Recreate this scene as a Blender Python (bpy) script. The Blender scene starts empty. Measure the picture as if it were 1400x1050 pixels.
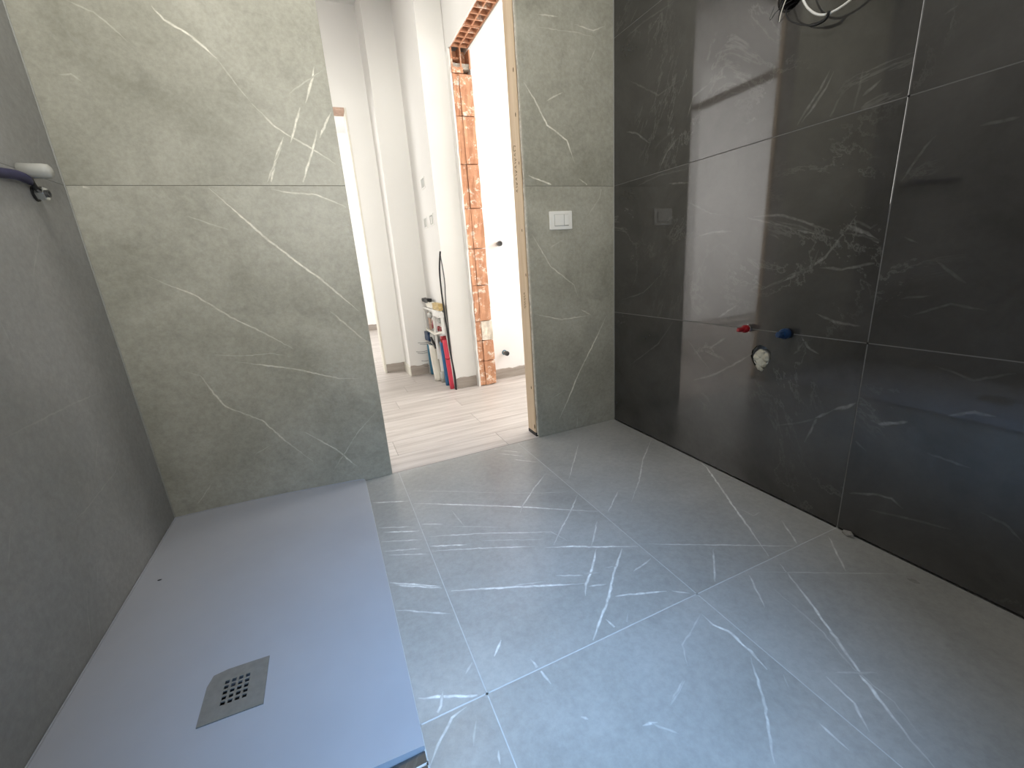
import bpy, bmesh, math, random
from mathutils import Vector, Matrix

# ------------------------------------------------------------------ camera, world, light, exposure
scn = bpy.context.scene
COL = scn.collection
EYE = Vector((0.0, 0.0, 0.883))
cam_data = bpy.data.cameras.new('camera')
cam_data.sensor_fit = 'HORIZONTAL'
cam_data.sensor_width = 36.0
cam_data.lens = 577.09 / 1400.0 * 36.0
cam_data.clip_start = 0.02
cam = bpy.data.objects.new('camera', cam_data)
COL.objects.link(cam)
rot = Matrix(((0.912713, 0.172602, -0.370355), (-0.402748, 0.227169, -0.886673), (-0.068909, 0.958438, 0.276855)))
cam.matrix_world = Matrix.Translation(EYE) @ rot.to_4x4()
scn.camera = cam

scn.view_settings.view_transform = 'Standard'
scn.view_settings.look = 'None'
scn.view_settings.gamma = 1.0
scn.view_settings.use_curve_mapping = False
scn.view_settings.exposure = 0.08

world = bpy.data.worlds.new('sky')
scn.world = world
world.use_nodes = True
bgn = world.node_tree.nodes['Background']
bgn.inputs['Color'].default_value = (0.55, 0.72, 1.0, 1)
bgn.inputs['Strength'].default_value = 0.6

def area(name, loc, target, sx, sy, power, color, spread=180):
    l = bpy.data.lights.new(name, 'AREA')
    l.shape = 'RECTANGLE'; l.size = sx; l.size_y = sy
    l.energy = power; l.color = color; l.spread = math.radians(spread)
    o = bpy.data.objects.new(name, l); COL.objects.link(o)
    o.location = loc
    d = Vector(target) - Vector(loc)
    o.rotation_euler = d.to_track_quat('-Z', 'Y').to_euler()
    return o

# daylight through the windows of the flat, plus added overhead fills in bathroom and hall
area('skylight_bathroom_window', (0.05, -0.985, 1.60), (0.22, 0.45, 0.0), 0.60, 1.0, 8.5, (0.33, 0.59, 1.0), 42)
area('daylight_bathroom_window', (0.25, -0.990, 1.60), (0.25, 1.80, 1.80), 0.80, 1.1, 14, (1.0, 0.97, 0.89), 82)
area('bathroom_overhead_fill', (-0.05, 1.15, 2.60), (-0.05, 1.15, 0.0), 0.35, 0.35, 12, (1.0, 0.965, 0.89))  # added neutral fill from above for walls and floor, no known lamp
area('daylight_side_room_window', (2.78, 2.45, 1.6), (1.0, 2.45, 1.6), 0.80, 1.5, 42, (1.0, 0.98, 0.95))
area('daylight_far_room_window', (-1.6, 5.6, 1.7), (0.5, 5.2, 1.2), 1.6, 1.8, 75, (1.0, 0.985, 0.96))
area('daylight_end_room_window', (-1.75, 1.60, 1.6), (-1.75, 3.0, 1.5), 1.6, 2.0, 50, (1.0, 0.98, 0.95), 100)
area('hall_overhead_fill', (0.35, 2.45, 2.72), (0.35, 2.45, 0.0), 0.4, 0.4, 5, (1.0, 0.97, 0.92))  # unseen fill added to brighten the hall and the floor by the door

# ------------------------------------------------------------------ helpers
def rnd(seed):
    return random.Random(seed)

def tag(o, label=None, cat=None, group=None, kind=None):
    if label: o['label'] = label
    if cat: o['category'] = cat
    if group: o['group'] = group
    if kind: o['kind'] = kind
    return o

ORG = {}
def empty(name, loc):
    o = bpy.data.objects.new(name, None)
    o.empty_display_size = 0.05
    COL.objects.link(o); o.location = loc
    ORG[o.name] = Vector(loc)
    return o

def obj(name, bm, mats, parent=None, origin=None, smooth=False):
    """bm in world coordinates -> one mesh object (origin given, else the parent's, else the base centre)"""
    if not isinstance(mats, (list, tuple)): mats = [mats]
    bm.verts.ensure_lookup_table()
    if origin is None:
        xs = [v.co.x for v in bm.verts]; ys = [v.co.y for v in bm.verts]; zs = [v.co.z for v in bm.verts]
        origin = Vector(((min(xs)+max(xs))/2, (min(ys)+max(ys))/2, min(zs)))
    origin = Vector(origin)
    for v in bm.verts: v.co -= origin
    me = bpy.data.meshes.new(name)
    if smooth:
        for f in bm.faces: f.smooth = True
    bm.to_mesh(me); bm.free()
    for m in mats: me.materials.append(m)
    o = bpy.data.objects.new(name, me); COL.objects.link(o)
    if parent is not None:
        o.parent = parent
        o.location = origin - ORG.get(parent.name, Vector((0, 0, 0)))
    else:
        o.location = origin
    ORG[o.name] = origin
    return o

def box(bm, lo, hi, mi=0, bev=0.0):
    x0, y0, z0 = lo; x1, y1, z1 = hi
    vs = [bm.verts.new(p) for p in ((x0,y0,z0),(x1,y0,z0),(x1,y1,z0),(x0,y1,z0),(x0,y0,z1),(x1,y0,z1),(x1,y1,z1),(x0,y1,z1))]
    fs = []
    for q in ((3,2,1,0),(4,5,6,7),(0,1,5,4),(1,2,6,5),(2,3,7,6),(3,0,4,7)):
        f = bm.faces.new([vs[i] for i in q]); f.material_index = mi; fs.append(f)
    if bev > 0:
        es = list({e for f in fs for e in f.edges})
        bmesh.ops.bevel(bm, geom=es, offset=bev, segments=1, affect='EDGES', profile=0.5)
    return vs

def bbox(lo, hi, bev=0.0):
    bm = bmesh.new(); box(bm, lo, hi, 0, bev); return bm

def frame_of(d):
    d = d.normalized()
    a = Vector((0, 0, 1)) if abs(d.z) < 0.9 else Vector((1, 0, 0))
    u = d.cross(a).normalized(); v = d.cross(u).normalized()
    return u, v

def loft(bm, rings, cap=True, mi=0):
    vr = [[bm.verts.new(p) for p in r] for r in rings]
    n = len(vr[0])
    for a, b in zip(vr[:-1], vr[1:]):
        for i in range(n):
            f = bm.faces.new((a[i], a[(i+1) % n], b[(i+1) % n], b[i])); f.material_index = mi
    if cap:
        f = bm.faces.new(list(reversed(vr[0]))); f.material_index = mi
        f = bm.faces.new(vr[-1]); f.material_index = mi
    bmesh.ops.recalc_face_normals(bm, faces=bm.faces[:])

def lathe(bm, p0, d, prof, n=20, mi=0, cap=True):
    """prof: (distance along d, radius)"""
    d = Vector(d).normalized(); u, v = frame_of(d); p0 = Vector(p0)
    rings = []
    for t, r in prof:
        rings.append([p0 + d*t + (u*math.cos(2*math.pi*i/n) + v*math.sin(2*math.pi*i/n))*max(r, 1e-5) for i in range(n)])
    loft(bm, rings, cap, mi)

def spline(pts, k=6):
    pts = [Vector(p) for p in pts]
    if len(pts) < 3: return pts
    out = []
    for i in range(len(pts)-1):
        p0 = pts[max(i-1, 0)]; p1 = pts[i]; p2 = pts[i+1]; p3 = pts[min(i+2, len(pts)-1)]
        for j in range(k):
            t = j/k
            out.append(0.5*((2*p1) + (p2-p0)*t + (2*p0-5*p1+4*p2-p3)*t*t + (3*p1-p0-3*p2+p3)*t**3))
    out.append(pts[-1])
    return out

def tube(bm, pts, r, n=10, k=6, mi=0):
    ps = spline(pts, k) if k else [Vector(p) for p in pts]
    rings = []
    u = None
    for i, p in enumerate(ps):
        d = (ps[min(i+1, len(ps)-1)] - ps[max(i-1, 0)]).normalized()
        if u is None: u, v = frame_of(d)
        u = (u - d*u.dot(d)).normalized(); v = d.cross(u)
        rr = r(i/(len(ps)-1)) if callable(r) else r
        rings.append([p + (u*math.cos(2*math.pi*j/n) + v*math.sin(2*math.pi*j/n))*rr for j in range(n)])
    loft(bm, rings, True, mi)

def lump(c, r, seed, squash=(1, 1, 1), sub=2, amp=0.3):
    bm = bmesh.new()
    bmesh.ops.create_icosphere(bm, subdivisions=sub, radius=1.0)
    rg = rnd(seed)
    for v in bm.verts:
        k = 1 + rg.uniform(-amp, amp)
        v.co = Vector((v.co.x*squash[0], v.co.y*squash[1], v.co.z*squash[2])) * r * k + Vector(c)
    return bm

# ------------------------------------------------------------------ materials
def new_mat(name):
    m = bpy.data.materials.new(name); m.use_nodes = True
    nt = m.node_tree
    return m, nt, nt.nodes['Principled BSDF']

def N(nt, typ, **kw):
    n = nt.nodes.new(typ)
    for k, v in kw.items():
        if k.startswith('i_'):
            n.inputs[k[2:].replace('_', ' ')].default_value = v
        else:
            setattr(n, k, v)
    return n

def mixc(nt, fac, a, b, blend='MIX'):
    m = nt.nodes.new('ShaderNodeMix'); m.data_type = 'RGBA'; m.blend_type = blend
    for sock, val in ((m.inputs['Factor'], fac), (m.inputs['A'], a), (m.inputs['B'], b)):
        pass
    def setin(s, v):
        if isinstance(v, (int, float)): s.default_value = v
        elif isinstance(v, tuple): s.default_value = v if len(v) == 4 else (*v, 1)
        else: nt.links.new(v, s)
    setin([i for i in m.inputs if i.name == 'Factor' and i.type == 'VALUE'][0], fac)
    setin([i for i in m.inputs if i.name == 'A' and i.type == 'RGBA'][0], a)
    setin([i for i in m.inputs if i.name == 'B' and i.type == 'RGBA'][0], b)
    return [o for o in m.outputs if o.type == 'RGBA'][0]

def ramp(nt, src, stops):
    r = nt.nodes.new('ShaderNodeValToRGB')
    el = r.color_ramp.elements
    while len(el) < len(stops): el.new(0.5)
    for e, (p, c) in zip(el, stops):
        e.position = p; e.color = (*c, 1) if len(c) == 3 else c
    nt.links.new(src, r.inputs['Fac'])
    return r.outputs['Color']

def noise(nt, scale, detail=5, rough=0.6, vec=None, dist=0.0):
    n = nt.nodes.new('ShaderNodeTexNoise')
    n.inputs['Scale'].default_value = scale; n.inputs['Detail'].default_value = detail
    n.inputs['Roughness'].default_value = rough; n.inputs['Distortion'].default_value = dist
    if vec is not None: nt.links.new(vec, n.inputs['Vector'])
    return n.outputs['Fac']

def pos(nt, scale=(1, 1, 1)):
    g = nt.nodes.new('ShaderNodeNewGeometry')
    m = nt.nodes.new('ShaderNodeMapping'); m.inputs['Scale'].default_value = scale
    nt.links.new(g.outputs['Position'], m.inputs['Vector'])
    return m.outputs['Vector']

def bump(nt, bsdf, h, strength, dist=0.002):
    b = nt.nodes.new('ShaderNodeBump'); b.inputs['Strength'].default_value = strength; b.inputs['Distance'].default_value = dist
    nt.links.new(h, b.inputs['Height']); nt.links.new(b.outputs['Normal'], bsdf.inputs['Normal'])

def plain(name, col, rough=0.5, metal=0.0, var=0.08, scale=30, bmp=0.0, ior=1.45):
    m, nt, b = new_mat(name)
    v = pos(nt)
    n = noise(nt, scale, 4, 0.6, v)
    lo = tuple(c*(1-var) for c in col); hi = tuple(min(1, c*(1+var)) for c in col)
    nt.links.new(ramp(nt, n, [(0.3, lo), (0.7, hi)]), b.inputs['Base Color'])
    b.inputs['Roughness'].default_value = rough; b.inputs['Metallic'].default_value = metal; b.inputs['IOR'].default_value = ior
    if bmp: bump(nt, b, noise(nt, scale*4, 4, 0.6, v), bmp)
    return m

def stone(name, lo, hi, rough, cloud=2.2, fine=0.12, veinlet=0.10, veincol=(0.5, 0.5, 0.48), ior=1.5, rvar=0.06, stain=0.28, printed=(0.8, 0.8, 0.75)):
    """grey porcelain with a stone print: clouds, fine speckle and hair-thin veinlets"""
    m, nt, b = new_mat(name)
    v = pos(nt)
    info = nt.nodes.new('ShaderNodeObjectInfo')
    off = nt.nodes.new('ShaderNodeVectorMath'); off.operation = 'MULTIPLY_ADD'
    cmb = nt.nodes.new('ShaderNodeCombineXYZ')
    for k in 'XYZ': nt.links.new(info.outputs['Random'], cmb.inputs[k])
    off.inputs[1].default_value = (37.0, 37.0, 37.0)
    nt.links.new(cmb.outputs[0], off.inputs[0]); nt.links.new(v, off.inputs[2])
    p = off.outputs[0]
    c1 = noise(nt, cloud, 6, 0.62, p, 0.4)
    base = ramp(nt, c1, [(0.33, lo), (0.68, hi)])
    f = noise(nt, 60, 5, 0.7, p)
    base = mixc(nt, fine, base, ramp(nt, f, [(0.35, (0, 0, 0)), (0.65, (1, 1, 1))]), 'SOFT_LIGHT')
    d = noise(nt, 7.0, 6, 0.65, p, 0.6)
    dk = ramp(nt, d, [(0.60, (0, 0, 0)), (0.72, (1, 1, 1))])
    base = mixc(nt, 0.0, base, base)
    mm = nt.nodes.new('ShaderNodeMath'); mm.operation = 'MULTIPLY'; mm.inputs[1].default_value = stain
    nt.links.new(dk, mm.inputs[0])
    base = mixc(nt, mm.outputs[0], base, tuple(x*0.7 for x in lo))
    w = noise(nt, 1.7, 8, 0.68, p, 0.9)
    ln = ramp(nt, w, [(0.488, (0, 0, 0)), (0.50, (1, 1, 1)), (0.512, (0, 0, 0))])
    gate = ramp(nt, noise(nt, 3.0, 2, 0.5, p), [(0.5, (0, 0, 0)), (0.66, (1, 1, 1))])
    g = nt.nodes.new('ShaderNodeMath'); g.operation = 'MULTIPLY'
    nt.links.new(ln, g.inputs[0]); nt.links.new(gate, g.inputs[1])
    g2 = nt.nodes.new('ShaderNodeMath'); g2.operation = 'MULTIPLY'; g2.inputs[1].default_value = veinlet
    nt.links.new(g.outputs[0], g2.inputs[0])
    base = mixc(nt, g2.outputs[0], base, veincol)
    # the large printed veins: strength carried by the 'vein' attribute of the traced strips
    at = nt.nodes.new('ShaderNodeAttribute'); at.attribute_name = 'vein'
    vm = nt.nodes.new('ShaderNodeMapRange'); vm.inputs['From Min'].default_value = 0.3; vm.inputs['From Max'].default_value = 0.6
    vm.inputs['To Min'].default_value = 0.5; vm.inputs['To Max'].default_value = 1.0
    nt.links.new(noise(nt, 90, 3, 0.6, p), vm.inputs['Value'])
    vf = nt.nodes.new('ShaderNodeMath'); vf.operation = 'MULTIPLY'
    nt.links.new(at.outputs['Fac'], vf.inputs[0]); nt.links.new(vm.outputs[0], vf.inputs[1])
    base = mixc(nt, vf.outputs[0], base, printed)
    nt.links.new(base, b.inputs['Base Color'])
    mr = nt.nodes.new('ShaderNodeMapRange')
    mr.inputs['To Min'].default_value = max(0.02, rough-rvar); mr.inputs['To Max'].default_value = rough+rvar
    nt.links.new(c1, mr.inputs['Value']); nt.links.new(mr.outputs[0], b.inputs['Roughness'])
    b.inputs['IOR'].default_value = ior
    return m

def wood(name, lo, hi, rough, sx, sy, sz, dark=None):
    m, nt, b = new_mat(name)
    info = nt.nodes.new('ShaderNodeObjectInfo')
    v = pos(nt, (sx, sy, sz))
    ad = nt.nodes.new('ShaderNodeVectorMath'); ad.operation = 'MULTIPLY_ADD'
    cmb = nt.nodes.new('ShaderNodeCombineXYZ')
    for k in 'XYZ': nt.links.new(info.outputs['Random'], cmb.inputs[k])
    ad.inputs[1].default_value = (23, 23, 23); nt.links.new(cmb.outputs[0], ad.inputs[0]); nt.links.new(v, ad.inputs[2])
    n = noise(nt, 1.0, 7, 0.68, ad.outputs[0], 0.5)
    c = ramp(nt, n, [(0.34, lo), (0.5, tuple((a+b_)/2 for a, b_ in zip(lo, hi))), (0.68, hi)])
    mr = nt.nodes.new('ShaderNodeMapRange'); mr.inputs['To Min'].default_value = 0.0; mr.inputs['To Max'].default_value = 0.35
    nt.links.new(info.outputs['Random'], mr.inputs['Value'])
    c = mixc(nt, mr.outputs[0], c, lo)
    nt.links.new(c, b.inputs['Base Color']); b.inputs['Roughness'].default_value = rough
    bump(nt, b, n, 0.15, 0.001)
    return m

def clay(name):
    m, nt, b = new_mat(name)
    v = pos(nt)
    n = noise(nt, 14, 6, 0.65, v)
    c = ramp(nt, n, [(0.3, (0.47, 0.21, 0.115)), (0.7, (0.66, 0.35, 0.205))])
    s = noise(nt, 26, 6, 0.7, v)
    pl = ramp(nt, s, [(0.55, (0, 0, 0)), (0.63, (1, 1, 1))])
    c = mixc(nt, pl, c, (0.80, 0.66, 0.54))
    nt.links.new(c, b.inputs['Base Color']); b.inputs['Roughness'].default_value = 0.9
    bump(nt, b, n, 0.5, 0.004)
    return m

MAT = {}
MAT['tile_back'] = stone('stone_tile_grey_green', (0.262, 0.256, 0.208), (0.400, 0.390, 0.330), 0.42, cloud=2.8, fine=0.16, veinlet=0.16, stain=0.40, printed=(0.86, 0.83, 0.72))
MAT['tile_left'] = stone('stone_tile_grey_shaded', (0.225, 0.225, 0.215), (0.300, 0.298, 0.286), 0.50, veinlet=0.05, printed=(0.6, 0.58, 0.52))  # left wall: the back tile with its weaker light put into a darker base
MAT['tile_dark'] = stone('stone_tile_anthracite', (0.034, 0.0325, 0.030), (0.066, 0.063, 0.059), 0.045, cloud=3.2, fine=0.05, veinlet=0.40, veincol=(0.19, 0.185, 0.175), ior=1.7, rvar=0.01, printed=(0.30, 0.295, 0.28))
MAT['tile_floor'] = stone('stone_tile_floor_grey', (0.285, 0.282, 0.264), (0.385, 0.381, 0.358), 0.30, fine=0.12, ior=1.6, printed=(0.86, 0.87, 0.84))
MAT['grout_dark'] = plain('grout_anthracite', (0.14, 0.137, 0.13), 0.8)
MAT['grout_light'] = plain('grout_pale', (0.50, 0.51, 0.50), 0.8)
MAT['grout_wall'] = plain('grout_olive', (0.16, 0.155, 0.13), 0.8)
MAT['grout_shower'] = plain('grout_shower', (0.17, 0.168, 0.16), 0.8)
MAT['resin'] = plain('shower_tray_resin', (0.345, 0.355, 0.380), 0.72, var=0.05, scale=3, bmp=0.0)
MAT['plaster'] = plain('white_plaster', (0.80, 0.785, 0.75), 0.85, var=0.015, scale=3)
MAT['plaster_bright'] = plain('white_paint', (0.90, 0.89, 0.875), 0.8, var=0.01, scale=3)
MAT['cement'] = plain('grey_cement', (0.30, 0.29, 0.27), 0.95, var=0.2, scale=40, bmp=0.4)
MAT['mortar'] = plain('pale_mortar', (0.50, 0.47, 0.41), 0.95, var=0.25, scale=60, bmp=0.6)
MAT['lime'] = plain('cream_lime_mortar', (0.74, 0.66, 0.55), 0.95, var=0.2, scale=40, bmp=0.5)
MAT['filler'] = plain('dirty_cream_filler', (0.46, 0.44, 0.36), 0.8, var=0.2, scale=60)
MAT['silicone'] = plain('grey_silicone', (0.30, 0.30, 0.275), 0.5, var=0.05)
MAT['mortar_brown'] = plain('brown_gap_filler', (0.21, 0.165, 0.12), 0.9, var=0.3, scale=60, bmp=0.5)
MAT['pine'] = wood('pine_board', (0.50, 0.37, 0.235), (0.72, 0.58, 0.42), 0.65, 22, 22, 1.3)
MAT['oak'] = wood('pale_grey_oak_plank', (0.40, 0.355, 0.325), (0.66, 0.615, 0.58), 0.38, 1.6, 26, 26)
MAT['skirting'] = wood('grey_oak_skirting', (0.30, 0.26, 0.225), (0.46, 0.41, 0.36), 0.5, 3, 3, 30)
MAT['header'] = plain('raw_pinkish_timber', (0.52, 0.36, 0.28), 0.7, var=0.2)
MAT['clay'] = clay('hollow_clay_brick')
MAT['black'] = plain('black_plastic', (0.012, 0.012, 0.013), 0.5)
MAT['ink'] = plain('brown_ink', (0.085, 0.06, 0.03), 0.9)
MAT['white_plastic'] = plain('white_plastic', (0.80, 0.79, 0.75), 0.35, var=0.02)
MAT['offwhite'] = plain('cream_plastic', (0.72, 0.69, 0.60), 0.45, var=0.04)
MAT['grey_plastic'] = plain('pale_grey_plastic', (0.40, 0.40, 0.37), 0.45, var=0.06)
MAT['steel'] = plain('brushed_steel', (0.185, 0.178, 0.160), 0.5, metal=0.0, var=0.1, scale=60)
MAT['chrome'] = plain('chrome', (0.75, 0.77, 0.77), 0.12, metal=1.0, var=0.02)
MAT['brass'] = plain('brass_and_hemp', (0.52, 0.38, 0.16), 0.5, var=0.3, scale=80)
MAT['blue'] = plain('blue_conduit', (0.03, 0.145, 0.32), 0.45)
MAT['teal'] = plain('teal_conduit', (0.04, 0.17, 0.27), 0.45)
MAT['navy'] = plain('navy_tape', (0.016, 0.015, 0.062), 0.5, var=0.25, scale=80)
MAT['bluecap'] = plain('blue_cap', (0.008, 0.036, 0.105), 0.35)
MAT['red'] = plain('red_conduit', (0.62, 0.05, 0.085), 0.4)
MAT['redcap'] = plain('red_cap', (0.27, 0.007, 0.012), 0.35)
MAT['crimson'] = plain('crimson_conduit', (0.30, 0.02, 0.075), 0.45)
MAT['darkred'] = plain('dark_red_knob', (0.22, 0.02, 0.02), 0.4)
MAT['steelgrey'] = plain('dark_grey_metal', (0.10, 0.10, 0.10), 0.4, metal=0.5)
MAT['void'] = plain('dark_drain_inside', (0.02, 0.022, 0.025), 0.7)
MAT['ceiling'] = plain('ceiling_paint', (0.82, 0.81, 0.79), 0.9, var=0.01, scale=2)
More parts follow.
